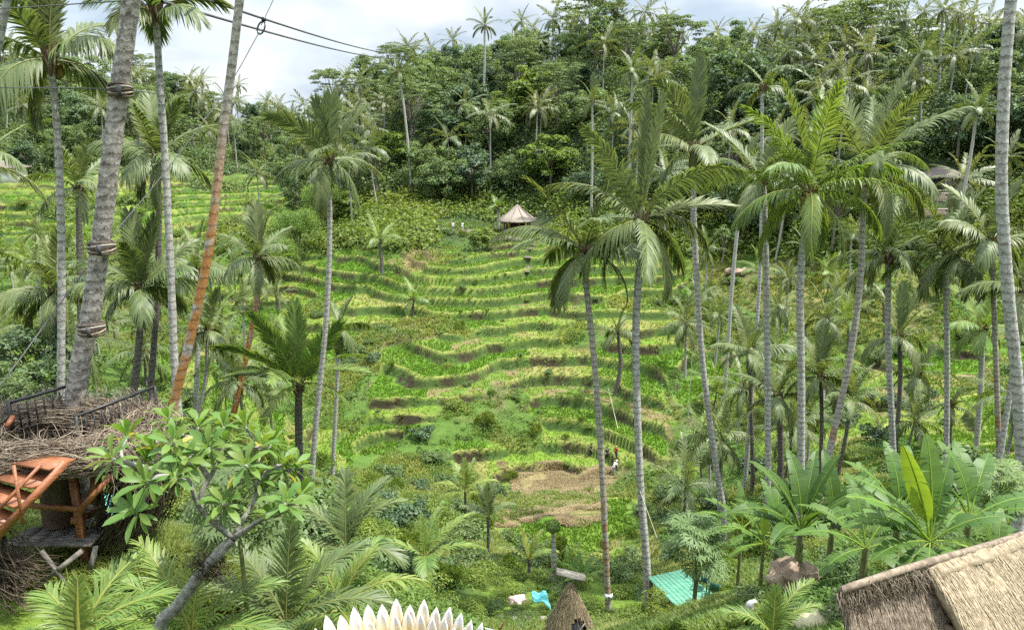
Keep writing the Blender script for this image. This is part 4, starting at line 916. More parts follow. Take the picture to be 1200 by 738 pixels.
# leafy undergrowth between the plants
rg, x, y, z, m, f, k, px, py = scatter(60000, 9, 175, seed=3)
lawn = (x < -4.9) & (y > 8.5) & (y < 14); gard = (px > 560) & (px < 930) & (py > 680); dry = (px > 575) & (px < 720) & (py > 530) & (py < 660)
thick = vnoise(x, y, 7, 50) + .6 * vnoise(x, y, 2.5, 51)
s = ((m < .35) | ((f > .8) & (thick > .45) & (rg.random(len(x)) < .5)) | (rg.random(len(x)) < .03)) & ~lawn & ~gard & ~dry & (thick > -.35) & (py > 120) & (py < 790)
x, y, z, thick = x[s], y[s], z[s], thick[s]; n = len(x); q = 13
C = np.repeat(np.stack([x, y, z], 1), q, 0); sz = np.repeat(.10 + .0021 * y, q); hgt = np.repeat((.25 + .35 * np.clip(thick + .3, 0, 1.2)) * (.6 + .009 * y), q)
d = norm(rg.normal(size=(n * q, 3))); d[:, 2] = np.abs(d[:, 2])
C = C + d * np.stack([hgt * .9, hgt * .9, hgt], 1) * rg.uniform(.5, 1.1, (n * q, 1))
V, F = leaf_quads(C, d * .5 + np.array([0, 0, .6]) + rg.normal(0, .4, d.shape), sz * rg.uniform(.6, 1.3, n * q), .5, rg)
g = np.repeat(np.clip(.3 + .5 * vnoise(x, y, 5, 52), 0, .9), q) + rg.uniform(-.1, .2, n * q)
mb = MB(); mb.add(V, F, np.repeat(np.stack([rg.uniform(.65, 1.3, n * q), np.clip(g, 0, 1)], 1), 4, 0)); tag(mb.build('undergrowth', M['cover']), kind='stuff')
print('undergrowth', len(F))

# leafy mass of the forest floor
rg, x, y, z, m, f, k, px, py = scatter(48000, 110, 330, seed=6)
s = (m < .3) & (py < 300) & ~((px > 545) & (px < 655) & (UW(y) < 143)) & ~((px > 1050) & (px < 1140) & (py > 190) & (UW(y) < 132)) & ~((px > 508) & (px < 560) & (py > 255) & (py < 300)); hi = py[s] < 228; x, y, z = x[s], y[s], z[s]; n = len(x); q = 15
C = np.repeat(np.stack([x, y, z], 1), q, 0); d = norm(rg.normal(size=(n * q, 3))); d[:, 2] = np.abs(d[:, 2]); hh = np.repeat(rg.uniform(1.0, 3.6, n), q)
C = C + d * hh[:, None] * rg.uniform(.4, 1, (n * q, 1))
V, F = leaf_quads(C, d * .5 + np.array([0, 0, .6]) + rg.normal(0, .4, d.shape), rg.uniform(.4, .95, n * q), .6, rg)
T = np.repeat(np.stack([rg.uniform(.6, 1.2, n * q), np.clip(np.repeat(.3 + .5 * vnoise(x, y, 8, 60), q) + rg.uniform(-.15, .15, n * q), 0, 1)], 1), 4, 0)
V = V.reshape(n, q * 4, 3); T = T.reshape(n, q * 4, 2)
for nm, ss, mt_ in (('forest_undergrowth', hi, 'leaf_mid'), ('slope_undergrowth', ~hi, 'leaf_bright')):
    v_ = V[ss].reshape(-1, 3); mb = MB(); mb.add(v_, np.arange(len(v_)).reshape(-1, 4), T[ss].reshape(-1, 2)); tag(mb.build(nm, M[mt_]), kind='stuff')
# ------------------------------------------------------------------ built things
def atz(px, py, z):
    d = FPX * FW + (px - 600) * np.array([1.0, 0, 0]) + (369 - py) * UP
    return d * (z / d[2])
def hit(px, py, d0=16, d1=280):
    Y = np.arange(d0, d1, .25); P = np.array([at(px, py, q) for q in Y]); z = ground(P[:, 0], P[:, 1])[0]
    b = np.nonzero(P[:, 2] < z)[0]
    return np.array([P[b[0]][0], Y[b[0]], z[b[0]]]) if len(b) else P[-1]
M['twig'] = simplemat('dry_twigs', (0.10, 0.075, 0.052), (0.30, 0.245, 0.18), scale=5, tinted=True)
M['twig_dark'] = simplemat('dark_roots', (0.035, 0.026, 0.018), (0.12, 0.09, 0.06), scale=5, tinted=True)  # dark root brown, deepened for the shade under the nest
M['iron'] = simplemat('black_iron', (0.012, 0.012, 0.013), (0.02, 0.02, 0.02), rough=0.45, spec=.5)
M['orange_wood'] = simplemat('varnished_wood', (0.16, 0.055, 0.024), (0.29, 0.115, 0.048), scale=5, stretch=(1, 1, 6), rough=0.5, bump=.15, spec=.4)
M['grey_wood'] = simplemat('weathered_boards', (0.07, 0.066, 0.058), (0.24, 0.225, 0.195), scale=3.5, stretch=(1, 7, 1), rough=0.85, bump=.4, lo=.42, hi=.7)
M['dark_wood'] = simplemat('dark_timber', (0.05, 0.035, 0.025), (0.11, 0.08, 0.055), scale=5)
M['turq'] = simplemat('turquoise_paint', (0.16, 0.52, 0.46), (0.22, 0.60, 0.54), rough=.5)
M['straw'] = simplemat('thatch_straw', (0.18, 0.14, 0.085), (0.40, 0.325, 0.215), scale=14, stretch=(1, 1, 1), rough=.8, bump=.3, tinted=True, lo=.3, hi=.7)
M['thatch_grey'] = simplemat('weathered_thatch', (0.15, 0.125, 0.10), (0.31, 0.27, 0.22), scale=9, stretch=(1, 1, .3), rough=.9, bump=.4, tinted=True)
M['straw_shaded'] = simplemat('shaded_thatch', (0.10, 0.075, 0.05), (0.26, 0.21, 0.155), scale=12, rough=.85, bump=.3, tinted=True)  # straw darkened for the shade on the recessed gable slope
M['green_paint'] = simplemat('green_painted_boards', (0.04, 0.18, 0.115), (0.16, 0.34, 0.24), scale=2.2, stretch=(1, 8, 1), rough=.6, lo=.35, hi=.75, bump=.2)
M['chair_green'] = simplemat('green_plastic', (0.012, 0.06, 0.05), (0.02, 0.08, 0.065), rough=.4, spec=.5)
M['petal_white'] = None
M['white'] = simplemat('white_paint', (0.70, 0.71, 0.72), (0.80, 0.80, 0.80), rough=.6)
M['notice'] = simplemat('white_notice', (0.72, 0.74, 0.78), (0.8, 0.8, 0.82), rough=.5)
M['ink'] = simplemat('dark_print', (0.05, 0.06, 0.09), rough=.7)
M['pink'] = simplemat('pale_pink_cloth', (0.50, 0.34, 0.33), (0.62, 0.46, 0.44), scale=8)
M['teal'] = simplemat('turquoise_cloth', (0.10, 0.48, 0.52), (0.22, 0.62, 0.66), scale=8)
M['stone'] = simplemat('pale_stone', (0.17, 0.155, 0.13), (0.31, 0.285, 0.24), scale=5, bump=.5)
M['rock'] = simplemat('tan_rock', (0.17, 0.12, 0.08), (0.34, 0.26, 0.19), scale=2.4, bump=.7, dist=.15)
M['rope'] = simplemat('pale_rope', (0.28, 0.30, 0.20), (0.36, 0.37, 0.27), rough=.8)
M['cable'] = simplemat('dark_cable', (0.06, 0.06, 0.062), (0.09, 0.09, 0.09), rough=.6)
M['roof_brown'] = simplemat('brown_shingle', (0.10, 0.08, 0.07), (0.19, 0.16, 0.145), scale=6, bump=.3)
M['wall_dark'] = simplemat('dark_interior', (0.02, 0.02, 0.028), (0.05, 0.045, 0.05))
M['wall_stone'] = simplemat('stone_retaining_wall', (0.08, 0.066, 0.055), (0.18, 0.15, 0.12), scale=4, bump=.6)
M['plaster'] = simplemat('white_plaster', (0.6, 0.6, 0.58), (0.72, 0.72, 0.7))
M['umb'] = simplemat('cream_canvas', (0.30, 0.27, 0.16), (0.40, 0.37, 0.24), scale=3, rough=.8)
M['skin'] = simplemat('skin', (0.42, 0.25, 0.17), (0.45, 0.28, 0.19)); M['hair'] = simplemat('dark_hair', (0.015, 0.012, 0.01))
for n_, c_ in dict(c_white=(.72, .72, .72), c_black=(.02, .02, .022), c_red=(.38, .05, .04), c_blue=(.06, .09, .2), c_grey=(.3, .3, .32), c_navy=(.03, .035, .06), c_khaki=(.3, .25, .16)).items(): M[n_] = simplemat('cloth_' + n_[2:], c_, tuple(min(1, v * 1.15) for v in c_), rough=.85)

def strands(rng, starts, ends, bulge, r, seg=5, sides=3, jitter=.05):
    """curved strands between point pairs"""
    mb = MB(); n = len(starts); u = np.linspace(0, 1, seg)
    for a, b in zip(starts, ends):
        mid = np.sin(PI * u)[:, None] * (np.asarray(bulge) * rng.uniform(.2, 1.6) + rng.normal(0, jitter, 3))
        P = a[None] * (1 - u[:, None]) + b[None] * u[:, None] + mid + rng.normal(0, jitter * .25, (seg, 3))
        V, F = tube(P, np.linspace(r, r * .4, seg) * rng.uniform(.6, 1.4), sides); mb.add(V, F, (rng.uniform(.55, 1.4), 0))
    return mb

# --- the twig nest, its railing, stair and bench at the left
rng = np.random.default_rng(4)
nc = at(66, 511, 13.3); nest = thing('twig_nest', 'huge round nest of dry grey twigs at the left edge', 'nest', nc)
S_, E_ = [], []
for i in range(3400):
    a = rng.uniform(0, 6.28); da = rng.uniform(.25, .8) * rng.choice([-1, 1]); q = rng.uniform(0, 6.28); rr_ = .42 * math.sqrt(rng.uniform(.25, 1))
    def tp(a, q, rr_): R0 = 1.42 + rr_ * math.cos(q) * 1.1; return np.array([R0 * math.cos(a) * 1.12, R0 * math.sin(a) * .85, rr_ * math.sin(q) * .72 + .05 * math.sin(3 * a)])
    S_.append(tp(a, q, rr_)); E_.append(tp(a + da, q + rng.normal(0, .7), min(.55, rr_ * rng.uniform(.9, 1.25))))
tag(strands(rng, S_, E_, (0, 0, .02), .010, 6, 3, .07).build('twig_rim', M['twig'], nest), kind='stuff')
S_, E_ = [], []
for i in range(420):
    a = rng.uniform(0, 6.28); R0 = rng.uniform(1.1, 1.8); p = np.array([R0 * math.cos(a) * 1.12, R0 * math.sin(a) * .85, .30]); S_.append(p); E_.append(p + np.array([rng.normal(0, .12), rng.normal(0, .12), rng.uniform(.12, .34)]))
tag(strands(rng, S_, E_, (0, 0, .02), .007, 4, 3, .03).build('upright_twigs', M['twig'], nest), kind='stuff')
S_, E_ = [], []
for i in range(1700):
    a = R(rng.uniform(-28, 60)); R0 = rng.uniform(1.25, 1.85); p = np.array([R0 * math.cos(a) * 1.12, R0 * math.sin(a) * .85, rng.uniform(-.45, .15)])
    drop = rng.uniform(.6, 2.05); e = p + np.array([-.62 * max(0, drop - .5) * rng.uniform(.5, 1.3) + .12, rng.normal(0, .15), -drop]); S_.append(p); E_.append(e)
tag(strands(rng, S_, E_, (.28, -.08, .05), .011, 6, 3, .06).build('hanging_roots', M['twig_dark'], nest), kind='stuff')
S_, E_ = [], []
for i in range(420):
    a = R(rng.uniform(-42, 50)); R0 = rng.uniform(1.5, 1.95); p = np.array([R0 * math.cos(a) * 1.12, R0 * math.sin(a) * .85, rng.uniform(-.2, .3)]); S_.append(p); E_.append(p + np.array([rng.uniform(.0, .35), rng.normal(0, .15), -rng.uniform(.3, 1.0)]))
tag(strands(rng, S_, E_, (.15, -.05, .05), .007, 6, 3, .05).build('straw_fringe', M['twig'], nest), kind='stuff')

def railing(a, b, n, label, h=.62):
    a = np.asarray(a); b = np.asarray(b); r = thing('railing', label, 'railing', a - np.array([0, 0, h]))
    o = a - np.array([0, 0, h]); mb = MB(); V, F = beamVF(a - o, b - o, .045, .05); mb.add(V, F); mb.build('top_rail', M['iron'], r)
    mb = MB(); V, F = beamVF(a - o - np.array([0, 0, h * .93]), b - o - np.array([0, 0, h * .93]), .035, .035); mb.add(V, F); mb.build('bottom_rail', M['iron'], r)
    for i in range(n):
        p = a + (b - a) * (i + .0) / (n - 1) - o; end = i in (0, n - 1); mb = MB(); w_ = .055 if end else .024
        V, F = boxVF(p - np.array([0, 0, h / 2 + .02]), (w_, w_, h - .045 + (.1 if end else -.06))); mb.add(V, F); mb.build('post' if end else 'baluster', M['iron'], r)
    return r
railing(atz(10, 472, -4.94), atz(87, 450, -4.94), 9, 'black iron railing behind the nest, left of the banded trunk')
railing(atz(89, 488, -4.94), atz(181, 453, -4.94), 11, 'black iron railing behind the nest, right of the banded trunk')
# platform that carries the nest
pf = thing('nest_platform', 'varnished timber frame holding up the twig nest', 'platform', (nc[0], nc[1], gz(nc[0], nc[1])))
gb = np.array([nc[0], nc[1], gz(nc[0], nc[1])]); zt = nc[2] - .42
mb = MB(); V, F = boxVF(np.array([0.1, .35, zt - gb[2] + .02]), (2.9, 2.2, .07)); mb.add(V, F); mb.build('floor', M['dark_wood'], pf)
for (px_, Yq, w_) in ((86, 12.6, .12), (-14, 12.6, .16), (-14, 14.2, .16), (112, 14.2, .16)):
    p = at(px_, 560, Yq); mb = MB(); z0 = gz(p[0], Yq) - .2; V, F = beamVF(np.array([p[0], Yq, z0]) - gb, np.array([p[0], Yq, zt - .01]) - gb, w_, w_); mb.add(V, F); mb.build('post', M['orange_wood'] if px_ == 86 else M['dark_wood'], pf)
for a, b, w_, h_ in ((at(36, 592, 12.45), at(98, 597, 12.45), .06, .09), (at(131, 556, 12.35), at(91, 600, 12.1), .06, .09), (at(78, 534, 12.35), at(98, 537, 12.35), .10, .12), (at(118, 548, 12.9), at(104, 590, 12.7), .10, .12), (at(86, 610, 12.5), at(118, 596, 13.6), .10, .12)):
    mb = MB(); V, F = beamVF(a - gb, b - gb, w_, h_); mb.add(V, F); mb.build('brace', M['orange_wood'], pf)
mb = MB(); V, F = tube(spline([at(70, 545, 13.2) - gb, at(68, 575, 13.2) - gb, at(72, 625, 13.1) - gb], 9), np.linspace(.34, .30, 9), 10); mb.add(V, F); mb.build('stump', M['dark_wood'], pf, smooth=True)
# stair
s0, s1 = at(8, 616, 10.9), at(77, 541, 11.5); l0, l1 = at(-52, 592, 11.6), at(30, 535, 12.0)
stair = thing('timber_stair', 'orange varnished open stair climbing to the twig nest', 'stairs', s0)
for a, b in ((s0, s1), (l0, l1)):
    ex = (a - b) * .25; mb = MB(); V, F = beamVF(a - s0 + ex, b - s0, .05, .12); mb.add(V, F); mb.build('stringer', M['orange_wood'], stair)
for q in (.02, .34, .64, .93):
    a = s0 + (s1 - s0) * q; b = l0 + (l1 - l0) * q; mb = MB(); t_ = norm(b - a)
    V, F = beamVF(a + t_ * .035 - s0 + np.array([0, .05, 0]), b - t_ * .035 - s0 + np.array([0, .05, 0]), .44, .04); mb.add(V, F); mb.build('tread', M['orange_wood'], stair)
mb = MB(); V, F = beamVF(at(16, 545, 10.95) - s0, at(27, 614, 10.8) - s0, .05, .055); mb.add(V, F); mb.build('newel_post', M['orange_wood'], stair)
mb = MB(); V, F = beamVF(at(-20, 616, 10.8) - s0, at(48, 544, 11.4) - s0, .045, .045); mb.add(V, F); mb.build('handrail', M['orange_wood'], stair)
mb = MB(); V, F = beamVF(at(16, 488, 13.4) - s0, at(8, 500, 13.2) - s0, .07, .09); mb.add(V, F); mb.build('handrail_end', M['orange_wood'], stair)
# bench-like deck of weathered boards
zb = -7.2; c4 = [atz(4, 638, zb), atz(36, 617, zb), atz(126, 617, zb), atz(106, 638, zb)]; o = sum(c4) / 4
dk = thing('board_deck', 'weathered grey board deck on crossed legs below the nest', 'deck', (o[0], o[1], gz(o[0], o[1])))
ob = np.array([o[0], o[1], gz(o[0], o[1])])
for i in range(5):
    q0, q1 = i / 5, (i + .985) / 5
    def lp(q, e): return (c4[0] * (1 - q) + c4[3] * q) * (1 - e) + (c4[1] * (1 - q) + c4[2] * q) * e - ob
    T4 = [lp(q0, 0), lp(q1, 0), lp(q1, 1), lp(q0, 1)]; Bt = [p - np.array([0, 0, .05]) for p in T4]; mb = MB()
    mb.add(np.array(T4 + Bt), [[0, 1, 2, 3], [7, 6, 5, 4], [0, 4, 5, 1], [1, 5, 6, 2], [2, 6, 7, 3], [3, 7, 4, 0]]); mb.build('board', M['grey_wood'], dk)
for (a, b) in ((at(48, 645, 11.9), at(78, 686, 11.8)), (at(96, 645, 11.9), at(44, 686, 11.8)), (at(22, 640, 12.3), at(18, 690, 12.2)), (at(112, 640, 12.3), at(104, 676, 12.2))):
    mb = MB(); V, F = beamVF(a - ob, b - ob, .06, .08); mb.add(V, F); mb.build('leg', M['grey_wood'], dk)
# dark root mass under the deck, left
S_, E_ = [], []
for i in range(420):
    p = at(rng.uniform(-25, 6), rng.uniform(630, 680), 11.4) + rng.normal(0, .15, 3); S_.append(p); E_.append(p + np.array([rng.uniform(.0, .7), rng.normal(0, .2), -rng.uniform(.2, .5)]))
rt = strands(rng, S_, E_, (-.1, 0, -.08), .010, 5, 3, .08).build('root_tangle', M['twig_dark']); tag(rt, 'dark tangle of dry roots at the left edge under the stair', 'roots')
# turquoise tub
p = at(106, 590, 15.5); tb = MB(); th = np.linspace(0, 2 * PI, 25)[:-1]; zg = gz(p[0], 15.5)
prof = [(.72, zg - p[2] - .1), (.78, 0), (.72, .02), (.68, -.12), (0.01, -.13)]
Vv = np.array([[r_ * math.cos(t), .6 * r_ * math.sin(t), z_] for r_, z_ in prof for t in th]); Ff = [[i * 24 + j, i * 24 + (j + 1) % 24, (i + 1) * 24 + (j + 1) % 24, (i + 1) * 24 + j] for i in range(4) for j in range(24)]
tb.add(Vv, Ff); tag(tb.build('plunge_tub', M['turq'], None, p, True), 'pale turquoise tub glimpsed behind the stair brace', 'tub')

# --- frangipani
fr_o = at(182, 745, 8); fr = thing('frangipani_tree', 'frangipani tree with knobbly grey branches and broad leaf rosettes by the nest', 'tree', (fr_o[0], fr_o[1], gz(fr_o[0], 8)))
fo = np.array([fr_o[0], fr_o[1], gz(fr_o[0], 8)])
def FP(px, py, Y): return at(px, py, Y) - fo
mb = MB(); V, F = tube(spline([np.array([-.1, 0, -.3]), FP(186, 742, 8), FP(206, 712, 8), FP(237, 670, 8), FP(262, 642, 8), FP(273, 630, 8)], 16), np.linspace(.085, .055, 16), 9); mb.add(V, F); mb.build('trunk', M['bark_grey'], fr, smooth=True)
brs = [([(273, 630), (250, 612), (232, 592), (222, 566), (205, 560)], 8.0, 7.6), ([(273, 630), (285, 608), (297, 588), (304, 562)], 8.0, 8.3), ([(273, 630), (292, 618), (312, 604), (335, 590)], 8.0, 7.8),
       ([(238, 600), (236, 578), (248, 556), (258, 536), (262, 520)], 7.9, 8.2), ([(245, 560), (232, 540), (224, 525)], 8.1, 8.5), ([(205, 560), (186, 558), (172, 566)], 7.6, 7.4), ([(222, 566), (200, 540), (180, 525)], 7.7, 8.0),
       ([(205, 560), (160, 545), (132, 538)], 7.7, 7.5), ([(257, 540), (285, 530), (305, 522)], 8.1, 8.4), ([(258, 620), (264, 600), (262, 590)], 8.0, 7.8), ([(258, 536), (235, 518), (210, 508)], 8.1, 8.4), ([(304, 562), (318, 548), (330, 545)], 8.3, 8.5)]
ros = []
for pts, y0, y1 in brs:
    P = [FP(a, b, y0 + (y1 - y0) * i / (len(pts) - 1)) for i, (a, b) in enumerate(pts)]; mb = MB()
    V, F = tube(spline(P, 10), np.linspace(.036, .02, 10), 7, True); mb.add(V, F); mb.build('branch', M['bark_grey'], fr, smooth=True); ros.append((P[-1], norm(P[-1] - P[-2])))
# EXTRA ROSETTES on short side shoots
rgf = np.random.default_rng(8)
for (px_, py_, Yq, src) in ((150, 512, 8.3, 7), (198, 492, 8.5, 10), (232, 500, 8.6, 4), (262, 500, 8.4, 3), (288, 500, 8.7, 8), (318, 520, 8.7, 8), (345, 548, 8.6, 11), (352, 580, 8.1, 2), (322, 605, 7.9, 2), (288, 545, 8.0, 1), (160, 600, 7.3, 5), (218, 540, 7.8, 4), (170, 540, 8.0, 7), (245, 525, 8.0, 3), (310, 575, 8.5, 1), (202, 520, 7.9, 6)):
    c = FP(px_, py_, Yq); b = ros[src][0]; mb = MB(); V, F = tube(spline([b - ros[src][1] * .12, (b + c) / 2 + np.array([0, 0, -.05]), c], 7), np.linspace(.022, .015, 7), 6, True); mb.add(V, F); mb.build('branch', M['bark_grey'], fr, smooth=True); ros.append((c, norm(c - b)))
mb = MB()
for (c, d) in ros:
    ax = norm(d * .6 + np.array([0, -.15, .9]))
    x_ = norm(np.cross(ax, (0.3, 1, 0))); y_ = np.cross(ax, x_)
    for i in range(18):
        a = i * 2.39996; el = R(70 - 95 * (i / 18) + rgf.uniform(-10, 10)); l = .15 + .16 * math.sin(PI * min(1, .25 + i / 20)) * rgf.uniform(.85, 1.15)
        dd = norm((x_ * math.cos(a) + y_ * math.sin(a)) * math.cos(el) + ax * math.sin(el)); sd = norm(np.cross(dd, ax)); nn = np.cross(sd, dd)
        o_ = c - ax * .06 * (i / 20) + dd * .03; W_ = l * rgf.uniform(.25, .32); g_ = .9 if rgf.random() < .05 else rgf.uniform(0, .22); cols = []
        for q, wq in ((0, .06), (.2, .5), (.45, .9), (.68, 1), (.86, .72), (1, .04)):
            p = o_ + dd * l * q - nn * l * .22 * q * q + np.array([0, 0, -.05 * q * q])
            cols += [p - sd * W_ * .5 * wq + nn * W_ * .12 * wq, p, p + sd * W_ * .5 * wq + nn * W_ * .12 * wq]
        Fq = [[3 * j + k, 3 * j + k + 1, 3 * j + k + 4, 3 * j + k + 3] for j in range(5) for k in range(2)]
        mb.add(np.array(cols), Fq, (rgf.uniform(.85, 1.15), g_))
M['frangi'] = leafmat('frangipani_leaf', (0.09, 0.185, 0.04), (0.34, 0.30, 0.05), rough=.5, transl=.35, spec=.35, vary=0)
mb.build('crown', M['frangi'], fr)
S_, E_ = [], []
for i in range(170):
    p = FP(243, 664, 8) + rgf.normal(0, .07, 3); S_.append(p); E_.append(p + rgf.normal(0, .10, 3))
tag(strands(rgf, S_, E_, (0, 0, 0), .006, 4, 3, .05).build('epiphyte_roots', M['twig_dark'], fr), kind='stuff')

def pz(px, py, Y): p = at(px, py, Y); return p[0], Y, gz(p[0], Y)
x_, y_, z_ = pz(286, 700, 10.5)
papaya_tree(x_, y_, z_, at(286, 590, 10.5)[2] - z_, 'papaya tree with jagged grey-green leaves behind the frangipani', 30, .36, .72, 5, .045, mat='leaf_pale', bright=.9)
x_, y_, z_ = pz(812, 720, 27)
papaya_tree(x_, y_, z_, at(812, 648, 27)[2] - z_, 'papaya tree with umbrella of lobed leaves in front of the green platform', 32, .68, 1.5, 6, .10, bright=1.15, low=8)
x_, y_, z_ = pz(1165, 610, 22)
papaya_tree(x_, y_, z_, at(1165, 575, 22)[2] - z_, 'papaya tree crowding the thatched roof ridge at the right edge', 34, .5, .95, 7, .08, mat='leaf_mid', bright=1.2)

# --- young palms near the camera
def fs(az, elev, droop, L_, **k): d = dict(L_=L_, elev=elev, droop=droop, az=R(az), hang=.25, vee=.3, g=.25, b0=55); d.update(k); d['g'] = max(0, d['g'] - .2); return d
def yp(px, py, Y, label, specs, **k):
    x, y, z = pz(px, py, Y); zt = at(px, py, Y)[2]; return small_palm(x, y, z, label, specs=specs, stem=max(.25, zt - z), **k)
yp(92, 742, 6.6, 'young palm with a pale upright fan of fronds in the lower left corner', [fs(80, 84, 6, .62, vee=.1, lw=.03, g=.45, nl=26, ll=.30), fs(110, 80, 10, .55, g=.45, nl=20, ll=.30), fs(10, 42, 40, .95), fs(-20, 20, 40, .95), fs(150, 58, 45, .6), fs(-150, 25, 40, .6), fs(-70, 25, 40, .7), fs(60, 55, 40, .9)], seed=3, nl=48, lw=.021, ll=.42, stem_r=.04)
yp(225, 742, 10.2, 'yellowish young palm behind the frangipani trunk', [fs(185, 62, 45, 1.7), fs(150, 68, 40, 1.7, g=.4), fs(205, 45, 50, 1.6), fs(80, 75, 25, 1.6, g=.5), fs(20, 50, 55, 1.5), fs(-10, 30, 50, 1.5), fs(-100, 35, 50, 1.2), fs(170, 30, 40, 1.6)], seed=4, nl=56, lw=.032, ll=.55, stem_r=.06)
yp(335, 725, 11.5, 'dark young palm with an upright frond beside the papaya stem', [fs(70, 82, 6, 1.75, g=0, vee=.05, ll=.6), fs(165, 68, 40, 2.0, g=0), fs(185, 45, 50, 2.0, g=0), fs(20, 62, 50, 1.9, g=.1), fs(0, 35, 55, 1.9, g=.1), fs(120, 55, 45, 1.8, g=0), fs(210, 20, 45, 1.9, g=0), fs(-90, 40, 55, 1.3, g=.1)], seed=5, nl=46, lw=.045, ll=.62, mat='palm_leaf', stem_r=.06)
yp(398, 712, 12.5, 'young palm with one yellow-ribbed frond arching towards the white lotus', [fs(5, 48, 68, 1.75, g=.5, hang=.5), fs(25, 72, 35, 1.3, g=.45), fs(190, 60, 60, 1.6, g=.4), fs(160, 78, 40, 1.5, g=.3), fs(60, 60, 60, 1.6), fs(-60, 20, 70, 1.2, g=.3), fs(215, 15, 70, 1.3, g=.3)], seed=6, nl=36, lw=.04, ll=.5, stem_r=.05)
yp(405, 640, 19, 'dark feathery young palm at the edge of the lower thicket', [fs(95, 80, 20, 2.1, g=0), fs(180, 68, 70, 2.4, g=0), fs(0, 68, 60, 2.2, g=0), fs(150, 50, 70, 2.2, g=0), fs(40, 72, 50, 2.2, g=0), fs(-90, 30, 60, 1.5, g=0), fs(200, 30, 60, 2.0, g=.1), fs(-20, 25, 60, 1.8, g=.1)], seed=7, mat='palm_leaf', lw=.07, ll=.7)
yp(545, 575, 55, 'bright low palm in the thicket below the terraces', [fs(95, 84, 10, 2.6, g=.4), fs(60, 70, 30, 2.6, g=.4), fs(130, 66, 40, 2.6, g=.4), fs(10, 40, 60, 2.8, g=.5), fs(180, 40, 60, 2.6, g=.5), fs(-20, 20, 60, 2.4, g=.5), fs(200, 15, 60, 2.4, g=.4)], seed=8, lw=.11, ll=.8, nl=26)
yp(572, 605, 46, 'small palm with upright fronds at the edge of the straw slope', [fs(95, 84, 10, 2.2), fs(60, 75, 20, 2.2), fs(130, 72, 25, 2.2), fs(10, 50, 60, 2.0), fs(180, 45, 50, 2.0)], seed=9, lw=.11, ll=.7, nl=24, mat='palm_leaf')
yp(497, 650, 27, 'broad-leafleted palm leaning over the lower thicket', [fs(30, 50, 45, 2.6, ll=.5, lw=.11, nl=24), fs(60, 70, 40, 2.2, ll=.5, lw=.11, nl=24), fs(110, 85, 10, 1.7, ll=.35, nl=24), fs(185, 40, 50, 2.4, ll=.5, lw=.11, nl=24), fs(10, 25, 50, 2.4, ll=.5, lw=.11, nl=24), fs(-80, 30, 60, 1.6, lw=.11)], seed=10)
yp(905, 740, 11.5, 'pale young palm with one frond held upright beside the cream parasol', [fs(75, 86, 8, .85, g=.35, ll=.34, vee=.0), fs(10, 55, 60, 1.0), fs(175, 50, 60, 1.0), fs(30, 70, 75, 1.3, g=.3), fs(-60, 30, 50, .8), fs(200, 25, 50, .9)], seed=11, nl=40, lw=.028, ll=.36, stem_r=.04)
yp(620, 655, 40, 'small palm with yellow midribs beside the bare stump', [fs(150, 80, 20, 2.0, g=.7), fs(30, 75, 30, 1.9, g=.5), fs(180, 50, 60, 2.0, g=.5), fs(0, 45, 60, 1.8)], seed=12, nl=22, lw=.09, ll=.55)

# --- bananas
def bl(az, elev, droop, L_, W_=.5, **k): d = dict(L_=L_, W_=W_, elev=elev, droop=droop, az=R(az)); d.update(k); return d
x_, y_, z_ = pz(1082, 690, 15)
banana_plant(x_, y_, z_, [bl(160, 76, 14, 2.3, .62, g=.65, tears=1, bright=1.05, fold=.1, roll=58), bl(95, 84, 22, 2.4, .66, g=.08, tears=5, fold=.08), bl(183, 36, 50, 2.3, .6, g=.1, bright=1.2), bl(172, 30, 62, 2.0, .55, g=.12, bright=1.15), bl(200, 16, 52, 1.7, .55, g=.05), bl(215, -8, 50, 1.5, .5, g=.02), bl(20, 62, 55, 1.9, .5, g=0, tears=2, roll=-40), bl(0, 40, 60, 2.0, .5, g=0), bl(140, 50, 60, 2.3, .62, bright=1.1), bl(190, 48, 45, 2.6, .62, bright=1.2), bl(-10, 15, 80, 1.3, .45, g=.8, bright=1.1), bl(-70, 10, 70, 1.2, .5, g=.1), bl(50, 70, 30, 2.0, .5, g=.05), bl(240, 5, 60, 1.5, .5, g=.05)],
             'tall banana plant with a glowing yellow-green leaf above the thatched ridge', at(1082, 632, 15)[2] - z_, 1)
x_, y_, z_ = pz(1010, 680, 16.5)
banana_plant(x_, y_, z_, [bl(180, 35, 60, 1.9, .55, bright=1.1), bl(150, 48, 60, 1.9, .5), bl(30, 50, 60, 1.8, .5), bl(100, 70, 40, 1.9, .5), bl(205, 10, 60, 1.6, .5), bl(-60, 15, 60, 1.2, .5), bl(0, 20, 60, 1.5, .5)], 'banana plant with pale drooping leaves left of the glowing banana leaf', at(1010, 640, 16.5)[2] - z_, 2)
x_, y_, z_ = pz(935, 660, 20)
banana_plant(x_, y_, z_, [bl(a, e, 30 + (i_ * 17) % 44, 2.6, .58, g=.02, tears=4, bright=.85, fold=.35) for i_, (a, e) in enumerate( ((20, 75), (160, 72), (95, 82), (60, 65), (130, 62), (190, 48), (0, 50), (230, 40), (-50, 45), (175, 30), (280, 62), (320, 66)))], 'dark clump of sword-like banana leaves above the tan rock', at(935, 622, 20)[2] - z_, 3, stem_r=.14)
x_, y_, z_ = pz(972, 650, 21)
banana_plant(x_, y_, z_, [bl(a, e, 44, 2.3, .6, g=0.02, tears=2, bright=.85, fold=.35) for a, e in ((20, 65), (160, 68), (95, 80), (200, 45), (-20, 40), (250, 40), (320, 50))], 'dark banana plant between the sword-leaved clump and the pale drooping one', at(972, 612, 21)[2] - z_, 4)
x_, y_, z_ = pz(893, 660, 22)
